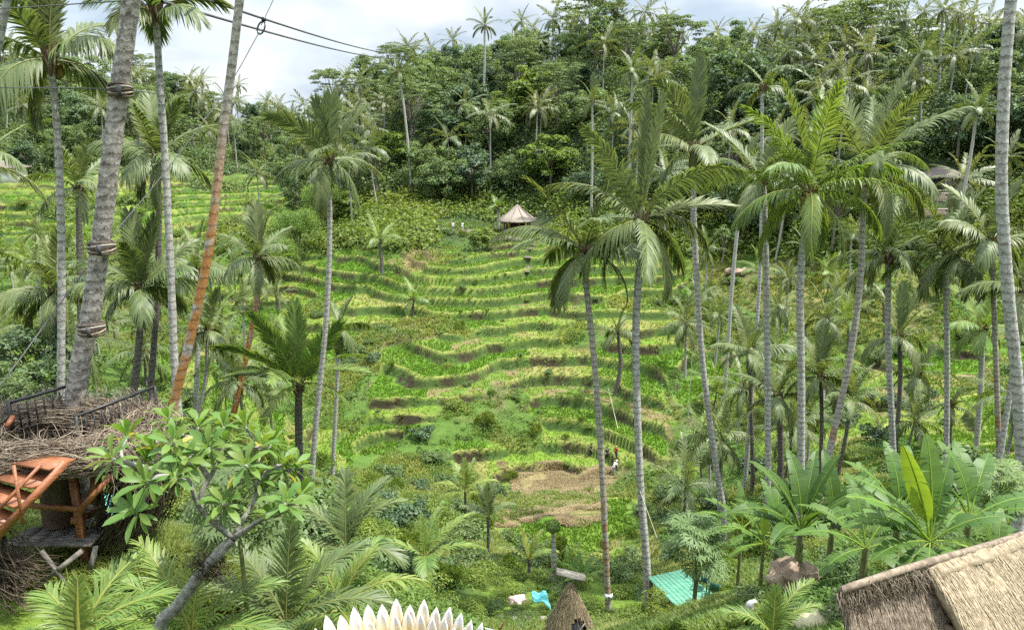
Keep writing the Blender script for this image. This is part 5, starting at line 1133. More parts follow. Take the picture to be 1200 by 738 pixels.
banana_plant(x_, y_, z_, [bl(180, 45, 60, 1.7, .45, bright=1.1), bl(95, 85, 10, 1.3, .35, g=.5, tears=0), bl(200, 10, 50, 1.4, .4, bright=1.1), bl(10, 40, 60, 1.5, .45), bl(-70, 20, 60, 1.2, .4), bl(150, 65, 50, 1.7, .4)], 'small banana plant with a rolled new leaf above the green chairs', at(893, 635, 22)[2] - z_, 5, stem_r=.07)
x_, y_, z_ = pz(868, 640, 27)
banana_plant(x_, y_, z_, [bl(178, 42, 60, 2.1, .45, bright=1.15), bl(165, 60, 60, 2.0, .45), bl(20, 35, 50, 2.2, .5, bright=1.15), bl(90, 75, 30, 1.9, .45), bl(200, 15, 40, 1.6, .4)], 'banana plant with long pale leaves right of the papaya crown', at(868, 618, 27)[2] - z_, 6, stem_r=.08)
x_, y_, z_ = pz(1168, 655, 15)
banana_plant(x_, y_, z_, [bl(170, 45, 50, 1.3, .35), bl(60, 60, 40, 1.3, .35), bl(120, 70, 30, 1.3, .35), bl(200, 20, 40, 1.1, .35), bl(-10, 30, 50, 1.2, .35)], 'small banana plant tucked behind the thatched ridge', .9, 7, stem_r=.06)
for i, (px_, py_, Y_) in enumerate(((665, 665, 39), (683, 668, 38))):
    x_, y_, z_ = pz(px_, py_, Y_)
    banana_plant(x_, y_, z_, [bl(a + 20 * i, e, 40, 1.5, .4, bright=1.1) for a, e in ((90, 75), (30, 55), (160, 55), (200, 30), (-20, 30), (270, 40))], ['small garden banana plant right of the bare stump', 'small garden banana plant behind the cone hut plank'][i], .9, 20 + i, stem_r=.07)
x_, y_, z_ = pz(486, 215, WD(150))
banana_plant(x_, y_, z_, [bl(a, e, 40, 3.0, .8, bright=1.1, tears=3) for a, e in ((90, 75), (30, 55), (160, 55), (200, 30), (-20, 30), (120, 65))], 'pale banana plant high on the slope left of the breadfruit tree', 3.0, 30, stem_r=.2)

for (px_, py_, Y_, top_, lb, sd) in ((908, 668, 23, 628, 'shaggy banana plant left of the tan rock', 41), (1128, 660, 17, 606, 'banana plant right of the glowing banana leaf', 42), (1045, 668, 19, 600, 'banana plant behind the pale drooping one', 43)):
    x_, y_, z_ = pz(px_, py_, Y_)
    banana_plant(x_, y_, z_, [bl(a + 7 * sd % 30, e, 55, 2.1, .6, g=.06, bright=1.05) for a, e in ((25, 60), (155, 62), (95, 80), (200, 38), (-20, 35), (250, 25), (300, 40), (180, 20), (60, 72))], lb, at(px_, top_, Y_)[2] - z_, sd)
# --- white lotus sculpture
def petal_mat():
    m, nt, N = newmat('lotus_petal'); out = N('ShaderNodeOutputMaterial'); bs = N('ShaderNodeBsdfPrincipled'); L(nt, bs.outputs[0], out.inputs['Surface'])
    a = N('ShaderNodeAttribute'); a.attribute_name = 'tint'; sp = N('ShaderNodeSeparateColor'); L(nt, a.outputs['Color'], sp.inputs[0])
    tc = N('ShaderNodeTexCoord'); nz = N('ShaderNodeTexNoise'); nz.inputs['Scale'].default_value = 14; L(nt, tc.outputs['Object'], nz.inputs['Vector'])
    ad = N('ShaderNodeMath'); ad.operation = 'MULTIPLY_ADD'; ad.inputs[1].default_value = .22; L(nt, nz.outputs[0], ad.inputs[0]); L(nt, sp.outputs[1], ad.inputs[2])
    cr = N('ShaderNodeValToRGB'); L(nt, ad.outputs[0], cr.inputs[0]); e = cr.color_ramp.elements; e[0].position = .55; e[0].color = (.74, .73, .71, 1); e[1].position = 1.1; e[1].color = (.62, .33, .045, 1)
    q = cr.color_ramp.elements.new(.8); q.color = (.70, .55, .25, 1)
    L(nt, cr.outputs[0], bs.inputs['Base Color']); bs.inputs['Roughness'].default_value = .55
    tr = N('ShaderNodeBsdfTranslucent'); L(nt, cr.outputs[0], tr.inputs['Color']); ms = N('ShaderNodeMixShader'); ms.inputs[0].default_value = .35; L(nt, bs.outputs[0], ms.inputs[1]); L(nt, tr.outputs[0], ms.inputs[2]); L(nt, ms.outputs[0], out.inputs['Surface'])
    return m
M['petal'] = petal_mat()
lc = at(455, 827, 6.2); lg = gz(lc[0], 6.2); lot = thing('lotus_sculpture', 'big white lotus flower sculpture with yellow petal bases at the bottom edge', 'sculpture', (lc[0], 6.2, lg)); dz = lc[2] - lg
mb = MB(); th = np.linspace(0, 2 * PI, 33)[:-1]; prof = [(.8, -.3), (.75, dz * .5), (.7, dz - .26), (.86, dz - .16), (.02, dz - .12)]
mb.add(np.array([[r_ * math.cos(t), r_ * math.sin(t), z] for r_, z in prof for t in th]), [[i * 32 + j, i * 32 + (j + 1) % 32, (i + 1) * 32 + (j + 1) % 32, (i + 1) * 32 + j] for i in range(4) for j in range(32)]); mb.build('base', M['stone'], lot, smooth=True)
for row, (n, r0, tilt, ln, wd, off) in enumerate(((46, .86, 46, .58, .165, 0), (44, .82, 54, .50, .15, .5))):
    for i in range(n):
        a = (i + off) / n * 2 * PI; d = np.array([math.cos(a), math.sin(a), 0]); s = np.array([-math.sin(a), math.cos(a), 0]); V = []; T = []
        lk = ln * (1 + .06 * math.sin(i * 2.7 + row))
        for j, (q, w_) in enumerate(((0, .5), (.2, .75), (.45, 1), (.68, .95), (.86, .6), (1, .03))):
            e = R(tilt + 22 * q - 5); p = d * (r0 + lk * q * math.cos(e)) + np.array([0, 0, dz - .14 + lk * q * math.sin(e)]); nn = np.array([-math.sin(e) * d[0], -math.sin(e) * d[1], math.cos(e)])
            for k in (-1, -.5, 0, .5, 1): V.append(p + s * k * wd * .5 * w_ + nn * (.035 * abs(k) * w_)); T.append((1, 1.16 - .82 * q))
        pm = MB(); pm.add(np.array(V), [[5 * j + k, 5 * j + k + 1, 5 * j + k + 6, 5 * j + k + 5] for j in range(5) for k in range(4)], np.array(T)); po = pm.build('petal', M['petal'], lot, smooth=True)
        md = po.modifiers.new('thick', 'SOLIDIFY'); md.thickness = .006

# --- thatched roof, lower right
ra, rb, rc = atz(985, 692, -5.59), atz(1087, 664, -5.59), atz(1200, 625, -5.59); rd = norm(rc - ra); rc = rc + rd * 2.5
pd = np.array([rd[1], -rd[0], 0])     # level direction out from the ridge, towards the camera's right
ro = np.array([rb[0], rb[1], gz(rb[0], rb[1])]); hutr = thing('thatched_hut', 'golden thatched hut roof in the lower right corner', 'hut', ro)
def thatch(a, b, out, fall, lng, thick, name, mat, rng, n, jag=.06, stl=.5):
    """a slope of straw hung from the line a-b"""
    mb = MB(); nx, ny = 40, 16; dn = norm(out * math.cos(fall) - np.array([0, 0, math.sin(fall)])); nr = norm(np.cross(b - a, dn)); nr = nr if nr[2] > 0 else -nr
    G = []
    for lay in (0, -thick):
        for j in range(ny + 1):
            for i in range(nx + 1):
                p = a + (b - a) * i / nx + dn * lng * j / ny * (1 + (.02 * rng.normal() if j == ny else 0)) + nr * (lay + .02 * rng.normal()); G.append(p - ro)
    W = nx + 1; H_ = (ny + 1) * W; F = []
    for j in range(ny):
        for i in range(nx): F += [[j * W + i, j * W + i + 1, (j + 1) * W + i + 1, (j + 1) * W + i], [H_ + (j + 1) * W + i, H_ + (j + 1) * W + i + 1, H_ + j * W + i + 1, H_ + j * W + i]]
    for i in range(nx): F += [[i + 1, i, H_ + i, H_ + i + 1], [ny * W + i, ny * W + i + 1, H_ + ny * W + i + 1, H_ + ny * W + i]]
    for j in range(ny): F += [[j * W, (j + 1) * W, H_ + (j + 1) * W, H_ + j * W], [(j + 1) * W + nx, j * W + nx, H_ + j * W + nx, H_ + (j + 1) * W + nx]]
    mb.add(np.array(G), F, (.85, 0)); mb.build(name, M[mat], hutr)
    u = rng.random(n); v = rng.random(n) ** .9; V = []; FF = []; T = []
    s = norm(b - a)
    P = a + (b - a) * u[:, None] + dn * (lng * v)[:, None] + nr * rng.uniform(.0, .025, n)[:, None]
    # a ragged fringe along verge and eave
    D = norm(dn + s * rng.normal(0, .16, n)[:, None] + nr * rng.uniform(-.02, .10, n)[:, None]); l = stl * rng.uniform(.5, 1.2, n); w_ = rng.uniform(.002, .0055, n)
    Q = np.stack([P - s * w_[:, None], P + s * w_[:, None], P + D * l[:, None] + s * .002, P + D * l[:, None] - s * .002], 1) - ro
    mb = MB(); mb.add(Q.reshape(-1, 3), np.arange(n * 4).reshape(n, 4), np.repeat(np.stack([rng.uniform(.6, 1.45, n), 0 * u], 1), 4, 0)); tag(mb.build('straw', M[mat], hutr), kind='stuff')
rg5 = np.random.default_rng(15)
thatch(rb, rc, pd, R(40), 3.6, .16, 'main_slope', 'straw', rg5, 34000, stl=.30)
thatch(rb + rd * .1, rc, -pd, R(62), 1.4, .16, 'rear_slope', 'straw', rg5, 3000)
thatch(ra + rd * .1 - np.array([0, 0, .20]), rb + rd * .9 - np.array([0, 0, .20]), norm(pd - rd * .25), R(54), 2.4, .12, 'gable_slope', 'straw_shaded', rg5, 18000, stl=.36)
mb = MB(); V, F = tube(np.stack([ra + (rc - ra) * q - ro + np.array([0, 0, .02 * math.sin(9 * q)]) for q in np.linspace(0, 1, 16)]), .055, 8, True); mb.add(V, F, (1.0, 0)); mb.build('ridge_roll', M['straw_shaded'], hutr, smooth=True)
S_, E_ = [], []
for i in range(520):
    p = ra + (rb - ra) * rg5.uniform(-.03, 1.0) - ro + np.array([0, 0, -.02]) + rg5.normal(0, .03, 3); S_.append(p); E_.append(p + norm(pd) * rg5.uniform(.02, .16) + rd * rg5.normal(0, .08) + np.array([0, 0, -rg5.uniform(.08, .34)]))
tag(strands(rg5, S_, E_, (0, 0, -.02), .006, 4, 3, .02).build('straw_fringe', M['straw_shaded'], hutr), kind='stuff')
for q, (o1) in ((.25, 1.2), (.75, 1.2)):
    for sgn in (.45, 2.2):
        p = ra + (rc - ra) * q + pd * sgn; mb = MB(); g_ = gz(p[0], p[1]); V, F = beamVF(np.array([p[0], p[1], g_ - .2]) - ro, np.array([p[0], p[1], -5.59 - sgn * .85 - .25]) - ro, .12, .12); mb.add(V, F); mb.build('post', M['dark_wood'], hutr)

# --- green platform and its two chairs
zg = -21.1; g4 = [atz(759, 676, zg), atz(798, 667, zg), atz(846, 703, zg), atz(797, 715, zg)]; gcn = sum(g4) / 4; gb = np.array([gcn[0], gcn[1], gz(gcn[0], gcn[1])])
gp = thing('viewing_platform', 'green painted board platform between the papaya tree and the noticed palm', 'platform', gb)
for i in range(9):
    def lp2(q, e): return (g4[0] * (1 - q) + g4[1] * q) * (1 - e) + (g4[3] * (1 - q) + g4[2] * q) * e - gb
    q0, q1 = i / 9, (i + .985) / 9; T4 = [lp2(q0, 1), lp2(q1, 1), lp2(q1, 0), lp2(q0, 0)]; Bt = [p - np.array([0, 0, .06]) for p in T4]; mb = MB()
    mb.add(np.array(T4 + Bt) + np.array([0, 0, .006 * (i % 3)]), [[0, 1, 2, 3], [7, 6, 5, 4], [0, 4, 5, 1], [1, 5, 6, 2], [2, 6, 7, 3], [3, 7, 4, 0]]); mb.build('board', M['green_paint'], gp)
for i, (q, e) in enumerate(((.05, .06), (.95, .06), (.05, .94), (.95, .94), (.1, .6))):
    p = lp2(q, e) + gb; zq = gz(p[0], p[1]); mb = MB(); V, F = beamVF(np.array([p[0], p[1], min(zq, zg - .5) - .3]) - gb, np.array([p[0], p[1], zg - .065]) - gb, .16, .16); mb.add(V, F); mb.build('post', M['orange_wood'] if i == 4 else M['dark_wood'], gp)
def chair(x, y, z, rz, label):
    r = thing('plastic_chair', label, 'chair', (x, y, z), rz, 'green chairs on the platform')
    mb = MB(); V, F = boxVF((0, 0, .43), (.46, .44, .04)); mb.add(V, F); mb.build('seat', M['chair_green'], r)
    mb = MB(); c = [(-.22, .21, .45), (.22, .21, .45), (.2, .29, .86), (-.2, .29, .86)]; Vq = np.array(c + [(a, b + .03, c_) for a, b, c_ in c]); mb.add(Vq, [[0, 1, 2, 3], [7, 6, 5, 4], [0, 4, 5, 1], [1, 5, 6, 2], [2, 6, 7, 3], [3, 7, 4, 0]]); mb.build('backrest', M['chair_green'], r)
    for sx in (-1, 1):
        for sy in (-1, 1): mb = MB(); V, F = beamVF((sx * .20, sy * .19, .41), (sx * .24, sy * .24, 0), .045, .045); mb.add(V, F); mb.build('leg', M['chair_green'], r)
        mb = MB(); V, F = beamVF((sx * .235, -.18, .64), (sx * .235, .25, .66), .045, .03); mb.add(V, F); V, F = beamVF((sx * .235, -.18, .63), (sx * .235, -.19, .44), .04, .03); mb.add(V, F); mb.build('armrest', M['chair_green'], r)
p = lp2(.95, .60) + gb; chair(p[0], p[1], zg + .02, R(150), 'dark green plastic chair on the platform, the one further back')
p = lp2(.95, .86) + gb; chair(p[0], p[1], zg + .02, R(165), 'dark green plastic chair on the platform, nearer its front corner')

# --- straw cone hut
hp = at(668, 720, 30); hz = gz(hp[0], 30); htip = at(668, 681, 30)[2]; Hh = htip - hz; ch = thing('straw_hut', 'small cone-shaped straw hut with a dark opening and a plank on top', 'hut', (hp[0], 30, hz))
def hr(q): return .06 + 1.26 * (1 - q) ** 1.05 if q > .2 else .06 + 1.26 * .8 ** 1.05 - .10 * ((.2 - q) / .2)
mb = MB(); n1, n2 = 36, 18; G = [[hr(j / n2) * math.cos(2 * PI * i / n1), hr(j / n2) * math.sin(2 * PI * i / n1), Hh * j / n2] for j in range(n2 + 1) for i in range(n1)]; F = []
def openg(i, j): a = (i + .5) / n1 * 360; da = (a - 292 + 180) % 360 - 180; return abs(da) < 27 and 3 <= j <= 8 and not (j == 8 and abs(da) > 16)
for j in range(n2):
    for i in range(n1):
        if not openg(i, j): F.append([j * n1 + i, j * n1 + (i + 1) % n1, (j + 1) * n1 + (i + 1) % n1, (j + 1) * n1 + i])
mb.add(np.array(G), F, (.8, 0)); mb.build('straw_shell', M['straw'], ch)
mb = MB(); V, F = tube([(0, 0, .02), (0, 0, Hh * .3), (0, 0, Hh * .7)], [.85, .75, .25], 14, True); mb.add(V, F); mb.build('opening_shade', M['wall_dark'], ch)  # near-black cone standing for the shade inside the opening
S_, E_ = [], []; rg6 = np.random.default_rng(16)
for i in range(2600):
    a = rg6.uniform(0, 360); q = rg6.uniform(.03, .97); j = int(q * n2); l = rg6.uniform(.25, .5); q2 = max(-.01, q - l / Hh)
    if openg(int(a / 10), j) or openg(int(a / 10), int(max(0, q2) * n2)) and rg6.random() < .8: continue
    r1, r2 = hr(q) + .02, hr(max(0, q2)) + rg6.uniform(.02, .08); aa, ab = R(a), R(a + rg6.normal(0, 4)); S_.append(np.array([r1 * math.cos(aa), r1 * math.sin(aa), q * Hh])); E_.append(np.array([r2 * math.cos(ab), r2 * math.sin(ab), q2 * Hh]))
tag(strands(rg6, S_, E_, (0, 0, .01), .010, 3, 3, .012).build('straw', M['straw'], ch), kind='stuff')
mb = MB(); V, F = beamVF((.05, -.98, .65), (.66, -.62, 1.25), .05, .05); mb.add(V, F); mb.build('pole', M['grey_wood'], ch)
mb = MB(); a, b = at(652, 669, 30) - np.array([hp[0], 30, hz]), at(686, 677, 30) - np.array([hp[0], 30, hz]); V, F = beamVF(a, b, .40, .05, (0, -.3, 1)); mb.add(V, F); mb.build('top_plank', M['grey_wood'], ch)

M['stone_white'] = simplemat('whitewashed_stone', (0.34, 0.34, 0.34), (0.45, 0.45, 0.45), scale=9)
# --- garden bits
def blob(rng, r, sq=(1, 1, .7), n=12, m=8, rough=.18):
    mb = MB(); G = []
    for j in range(m + 1):
        for i in range(n):
            a = 2 * PI * i / n; t = PI * j / m; d = np.array([math.cos(a) * math.sin(t), math.sin(a) * math.sin(t), -math.cos(t)]); k = 1 + rough * float(vnoise(np.array([d[0] * 3 + 7 * r]), np.array([d[1] * 3 + d[2] * 4]), 1.3, int(rng.integers(1, 3)))[0]); G.append(d * r * k * np.array(sq))
    mb.add(np.array(G), [[j * n + i, j * n + (i + 1) % n, (j + 1) * n + (i + 1) % n, (j + 1) * n + i] for j in range(m) for i in range(n)]); return mb
rg7 = np.random.default_rng(17)
for i, (px_, py_) in enumerate(((587, 727), (602, 728), (617, 727), (637, 726))):
    x_, y_, z_ = pz(px_, py_, 33); o = blob(rg7, .17 + .02 * i).build('edging_stone', M['stone'], None, (x_, y_, at(px_, py_, 33)[2]), True); o.location.z = z_ + .06
    tag(o, ['pale stone at the left end of the garden bed row', 'second pale stone from the left edging the garden bed', 'third pale stone from the left edging the garden bed', 'pale stone at the right end of the row, nearest the straw hut'][i], 'stone', 'stones edging the garden bed')
x_, y_, z_ = pz(607, 700, 35); o = blob(rg7, .42, (1.1, .8, .75), 16, 10, .5).build('pink_bundle', M['pink'], None, (x_, y_, z_ + .3), True); tag(o, 'pale pink cloth bundle lying in the garden beside the turquoise cloth', 'cloth')
mb = MB(); G = []; nu, nv = 18, 14
tA, tB, tC = at(622, 696, 35), at(640, 692, 35), at(646, 712, 34.4)
for j in range(nv + 1):
    for i in range(nu + 1):
        u_, v_ = i / nu, j / nv; p = tA + (tB - tA) * u_ + (tC - tB) * v_ * (.35 + .65 * u_); p = p + np.array([0, 0, .10 * math.sin(9 * u_ + 3 * v_) + .08 * math.sin(13 * v_ + 4 * u_)]); G.append(p - tA)
mb.add(np.array(G), [[j * (nu + 1) + i, j * (nu + 1) + i + 1, (j + 1) * (nu + 1) + i + 1, (j + 1) * (nu + 1) + i] for j in range(nv) for i in range(nu)]); o = mb.build('turquoise_cloth', M['teal'], None, tA, True); md = o.modifiers.new('thick', 'SOLIDIFY'); md.thickness = .02; tag(o, 'turquoise cloth spread over the garden plants left of the straw hut', 'cloth')
# bare stump
x_, y_, z_ = pz(648, 690, 39); st = thing('bare_stump', 'bare pale dead trunk standing in the garden above the turquoise cloth', 'tree stump', (x_, y_, z_)); tp = at(648, 618, 39) - np.array([x_, y_, z_]); mb = MB(); V, F = tube(spline([np.array([0, 0, -.3]), tp * .5 + np.array([.05, 0, 0]), tp], 12), np.linspace(.16, .11, 12) * rg7.uniform(.9, 1.15, 12), 9, True); mb.add(V, F); mb.build('trunk', M['trunk'], st, smooth=True)
mb = MB(); n = 220; d = norm(rg7.normal(size=(n, 3))); V, F = leaf_quads(tp + d * np.array([.4, .4, .35]) + np.array([0, 0, .1]), d + np.array([0, 0, .5]), rg7.uniform(.15, .3, n), .4, rg7); mb.add(V, F, tint_of(rg7, n)); mb.build('top_leaves', M['leaf_bright'], st)
# white poles
for (a, b, lb) in ((at(556, 733, 27), at(590, 741, 27), 'thin white pole lying level at the bottom edge right of the lotus'), (at(583, 742, 27), at(592, 727, 27), 'short brown stake leaning at the end of the white pole')):
    mb = MB(); V, F = tube([np.zeros(3), (b - a) * .5, b - a], .035, 6, True); mb.add(V, F); tag(mb.build('pole', M['white'] if 'white pole l' in lb else M['orange_wood'], None, a), lb, 'pole')
# low garden fence of logs behind
a, b = at(680, 690, 40), at(752, 688, 41); fn = thing('log_fence', 'low dark log fence behind the two noticed palms', 'fence', a)
for q in (.0, .38, .5, .62, .8, 1.0):
    p = a + (b - a) * q - a; zq = gz((p + a)[0], (p + a)[1]) - a[2]; mb = MB(); V, F = tube([p + np.array([0, 0, zq - .2]), p + np.array([0.02, 0, .1]), p + np.array([0, 0, .35])], .09, 6, True); mb.add(V, F); mb.build('post', M['dark_wood'], fn)
mb = MB(); V, F = tube([np.zeros(3) + [0, 0, .1], (b - a) * .5 + [0, 0, .06], b - a + [0, 0, .1]], .06, 6, True); mb.add(V, F); mb.build('rail', M['grey_wood'], fn)
# notices
for (px_, py_, Y_, tw, lb) in ((713, 697, 34, .19, 'white notice fastened round the rusty palm trunk'), (761, 719, 33.5, .235, 'white notice fastened round the grey spear-frond palm trunk')):
    c = at(px_, py_, Y_); r = thing('trunk_notice', lb, 'notice', c, group='notices on the palm trunks'); mb = MB(); G = []
    for z in (-.15, .15):
        for k in range(9): t = R(-90 + (k - 4) * 20); G.append((math.cos(t) * (tw + .02), math.sin(t) * (tw + .02), z))
    mb.add(np.array(G), [[k, k + 1, k + 10, k + 9] for k in range(8)]); so_ = mb.build('sheet', M['notice'], r); md = so_.modifiers.new('thick', 'SOLIDIFY'); md.thickness = .012
    mb = MB(); G = []
    for z in (-.05, .05):
        for k in range(4): t = R(-90 + (k - 1.5) * 9); G.append((math.cos(t) * (tw + .031), math.sin(t) * (tw + .031), z))
    mb.add(np.array(G), [[k, k + 1, k + 5, k + 4] for k in range(3)]); mb.build('dark_mark', M['ink'], r)
# rock, parasol, small white figure
x_, y_, z_ = pz(930, 678, 20); o = blob(rg7, .80, (1.05, .8, .66), 20, 14, .28).build('boulder', M['rock'], None, (x_, y_, at(932, 676, 20)[2] - .05), True); o.rotation_euler = (.1, .25, .3); tag(o, 'big tan boulder under the dark banana clump', 'boulder')
pc = at(960, 714, 15.5); ps = thing('parasol', 'cream canvas parasol at the bottom edge beside the pale young palm', 'parasol', (pc[0], 15.5, gz(pc[0], 15.5))); h_ = pc[2] - gz(pc[0], 15.5)
mb = MB(); G = [[0, 0, h_]]; n = 8; rad = .60
for j, (q, zq) in enumerate(((.35, -.035), (.7, -.12), (1.0, -.25), (1.0, -.34))):
    for i in range(n * 4):
        a = 2 * PI * i / (n * 4); sag = 1 - .05 * q * math.sin(PI * ((i % 4) / 4)); G.append([math.cos(a) * rad * q * sag, math.sin(a) * rad * q * sag, h_ + zq - .02 * q * math.sin(PI * ((i % 4) / 4))])
n4 = n * 4; F = [[0, 1 + i, 1 + (i + 1) % n4, -1] for i in range(n4)] + [[1 + j * n4 + i, 1 + (j + 1) * n4 + i, 1 + (j + 1) * n4 + (i + 1) % n4, 1 + j * n4 + (i + 1) % n4] for j in range(3) for i in range(n4)]
mb.add(np.array(G), F); mb.build('canopy', M['umb'], ps)
for i in range(n): a = 2 * PI * i / n; mb = MB(); V, F = tube([(0, 0, h_ - .012), (math.cos(a) * rad * .7, math.sin(a) * rad * .7, h_ - .125), (math.cos(a) * rad * .98, math.sin(a) * rad * .98, h_ - .255)], .010, 5); mb.add(V, F); mb.build('rib', M['umb'], ps)
mb = MB(); V, F = tube([(0, 0, -.2), (0, 0, h_ * .5), (0, 0, h_ + .06)], .022, 8, True); mb.add(V, F); mb.build('pole', M['grey_wood'], ps)
x_, y_, z_ = pz(879, 735, 18); fg = thing('garden_statue', 'small white hunched garden statue left of the pale young palm', 'statue', (x_, y_, z_)); zt = .5
mb = MB(); V, F = tube(spline([(0, 0, -.1), (-.02, 0, zt * .3), (-.06, 0, zt * .62), (-.02, -.02, zt * .82), (.05, -.03, zt * .93), (.06, -.04, zt)], 16), np.interp(np.linspace(0, 1, 16), [0, .2, .5, .7, .8, .92, 1], [.12, .13, .11, .07, .06, .06, .02]), 12, True); mb.add(V, F); mb.build('body', M['stone_white'], fg, smooth=True)

# --- ropes and cables
def line(name, label, cat, pts, r, mat, n=40, sag=0):
    P = spline(pts, n) if len(pts) > 2 else np.array([pts[0] + (np.asarray(pts[1]) - pts[0]) * q - np.array([0, 0, 4 * sag * q * (1 - q)]) for q in np.linspace(0, 1, n)])
    mb = MB(); V, F = tube(P - P[0], r, 5); mb.add(V, F); return tag(mb.build(name, M[mat], None, P[0], True), label, cat)
line('swing_rope', 'pale rope hanging straight down left of the huge-feather palm trunk', 'rope', [at(814, 375, 44.2), at(798, 612, 42)], .02, 'rope')
line('swing_rope', 'pale rope running from the spear-frond trunk down to the papaya tree', 'rope', [at(750, 575, 33.2), at(770, 630, 31.5)], .016, 'rope')
line('swing_rope', 'pale rope crossing the paddies between the two noticed palms, left one', 'rope', [at(696, 425, 34), at(712, 522, 60)], .022, 'rope')
line('swing_rope', 'pale rope crossing the paddies between the two noticed palms, right one', 'rope', [at(713, 455, 92), at(724, 502, 84)], .035, 'rope')
line('power_cable', 'upper of the two dark cables slanting across the sky', 'cable', [at(225, -6, 26), at(474, 63, 140)], .055, 'cable', sag=.6)
line('power_cable', 'lower of the two dark cables slanting across the sky', 'cable', [at(190, 2, 26), at(468, 68, 140)], .055, 'cable', sag=.6)
line('power_cable', 'thin cable across the top left corner', 'cable', [at(-20, 12, 19), at(150, 1, 14.5)], .012, 'cable')
line('power_cable', 'thin dark cable level between the grey palm and the banded trunk', 'cable', [at(-20, 103, 20), at(134, 105, 14.6), at(192, 112, 27)], .012, 'cable')
line('zip_line', 'dark steel line running from the shackle down past the banded trunk', 'cable', [at(304, 38, 20), at(262, 110, 19), at(185, 212, 17), at(112, 300, 15), at(20, 425, 12.5), at(-30, 490, 11.8)], .011, 'cable')
sh = at(306, 33, 20); r = thing('shackle', 'steel shackle at the top end of the slanting steel line', 'shackle', sh); mb = MB(); t = np.linspace(0, 2 * PI, 15); V, F = tube(np.stack([.09 * np.cos(t) + .05 * np.sin(t), 0 * t, .15 * np.sin(t)], 1), .022, 6); mb.add(V, F); mb.build('ring', M['cable'], r); mb = MB(); V, F = boxVF((.08, 0, .2), (.1, .06, .1)); mb.add(V, F); mb.build('clamp', M['iron'], r)
line('steel_wire', 'thin wire carrying the shackle up out of view', 'cable', [at(306, 30, 20), at(330, -20, 20.5)], .010, 'cable')
# rope bands on the big trunk
for (px_, py_, lb) in ((141, 106, 'rope-tied band high on the thick leaning trunk'), (119, 290, 'rope-tied band at mid height on the thick leaning trunk'), (107, 385, 'rope-tied band low on the thick leaning trunk')):
    c = at(px_, py_, 14.5); r = thing('rope_band', lb, 'rope band', c, group='bands on the thick leaning trunk'); sc_ = 1 if py_ > 200 else .86
    for i in range(5):
        mb = MB(); t = np.linspace(0, 2 * PI, 19); rr_ = (.232 + .012 * (i % 2)) * sc_; V, F = tube(np.stack([rr_ * np.cos(t), rr_ * np.sin(t), (i - 2) * .05 + .02 * np.sin(t * 2 + i)], 1), .021, 6); mb.add(V, F); mb.build('coil', M['twig_dark'] if i in (0, 2, 4) else M['stone' if i == 3 else 'twig'], r, smooth=True)
    mb = MB(); V, F = boxVF((.08, -.24 * sc_, .0), (.06, .06, .18)); mb.add(V, F); mb.build('clamp', M['cable'], r)

# --- far buildings
gp_ = hit(606, 271, 100); gzb = thing('thatched_gazebo', 'round thatched gazebo on posts on the hillside clearing', 'gazebo', gp_); k = gp_[1] / FPX
mb = MB(); V, F = tube([(0, 0, -1.5), (0, 0, .2), (0, 0, .35)], [18 * k, 18 * k, 17.5 * k], 16, True); mb.add(V, F); mb.build('plinth', M['wall_stone'], gzb)
for i in range(8): a = R(45 * i + 10); mb = MB(); V, F = tube([(15 * k * math.cos(a), 15 * k * math.sin(a), .3), (15 * k * math.cos(a), 15 * k * math.sin(a), 1.2), (15 * k * math.cos(a), 15 * k * math.sin(a), 2.45)], .16, 7); mb.add(V, F); mb.build('post', M['orange_wood'], gzb)
e0, ap = 2.25, 5.2; mb = MB(); ns_ = 32; G = []
for (q, zq) in ((.02, ap), (.3, ap - .95), (.65, e0 + .95), (1, e0), (1.0, e0 - .22), (.5, e0 + .9)):
    for i in range(ns_): a = 2 * PI * i / ns_; G.append([22.5 * k * q * math.cos(a) * (1 + .012 * rg7.normal()), 22.5 * k * q * math.sin(a) * (1 + .012 * rg7.normal()), zq])
mb.add(np.array(G), [[j * ns_ + i, (j + 1) * ns_ + i, (j + 1) * ns_ + (i + 1) % ns_, j * ns_ + (i + 1) % ns_] for j in range(5) for i in range(ns_)], (1.1, 0)); mb.build('thatched_roof', M['thatch_grey'], gzb)
for i in range(8): a = R(45 * i + 22); mb = MB(); V, F = tube([(0, 0, ap + .02), (22.3 * k * .65 * math.cos(a), 22.3 * k * .65 * math.sin(a), e0 + 1.0), (22.4 * k * math.cos(a), 22.4 * k * math.sin(a), e0 + .04)], .11, 5); mb.add(V, F, (.8, 0)); mb.build('hip_roll', M['thatch_grey'], gzb)
mb = MB(); V, F = boxVF((0, 6 * k, 1.15), (16 * k, .2, 1.7)); mb.add(V, F); mb.build('back_wall', M['dark_wood'], gzb)
for i, (px_, lb) in enumerate(((588, 'pale wooden guard rail left of the gazebo posts'), (634, 'dark wooden guard rail right of the gazebo posts'))):
    a, b = hit(px_ - 9, 272, 100), hit(px_ + 7, 273, 100); a[2] += .1; b[2] += .1; r = thing('guard_rail', lb, 'fence', a); mb = MB()
    for h in (1.1, .6): mb = MB(); V, F = beamVF(np.array([0, 0, h]), b - a + np.array([0, 0, h]), .1, .1); mb.add(V, F); mb.build('rail', M['stone'] if i == 0 else M['dark_wood'], r)
    for q in (0, .5, 1): mb = MB(); V, F = beamVF((b - a) * q + np.array([0, 0, -.3]), (b - a) * q + np.array([0, 0, 1.2]), .14, .14); mb.add(V, F); mb.build('post', M['dark_wood'], r)
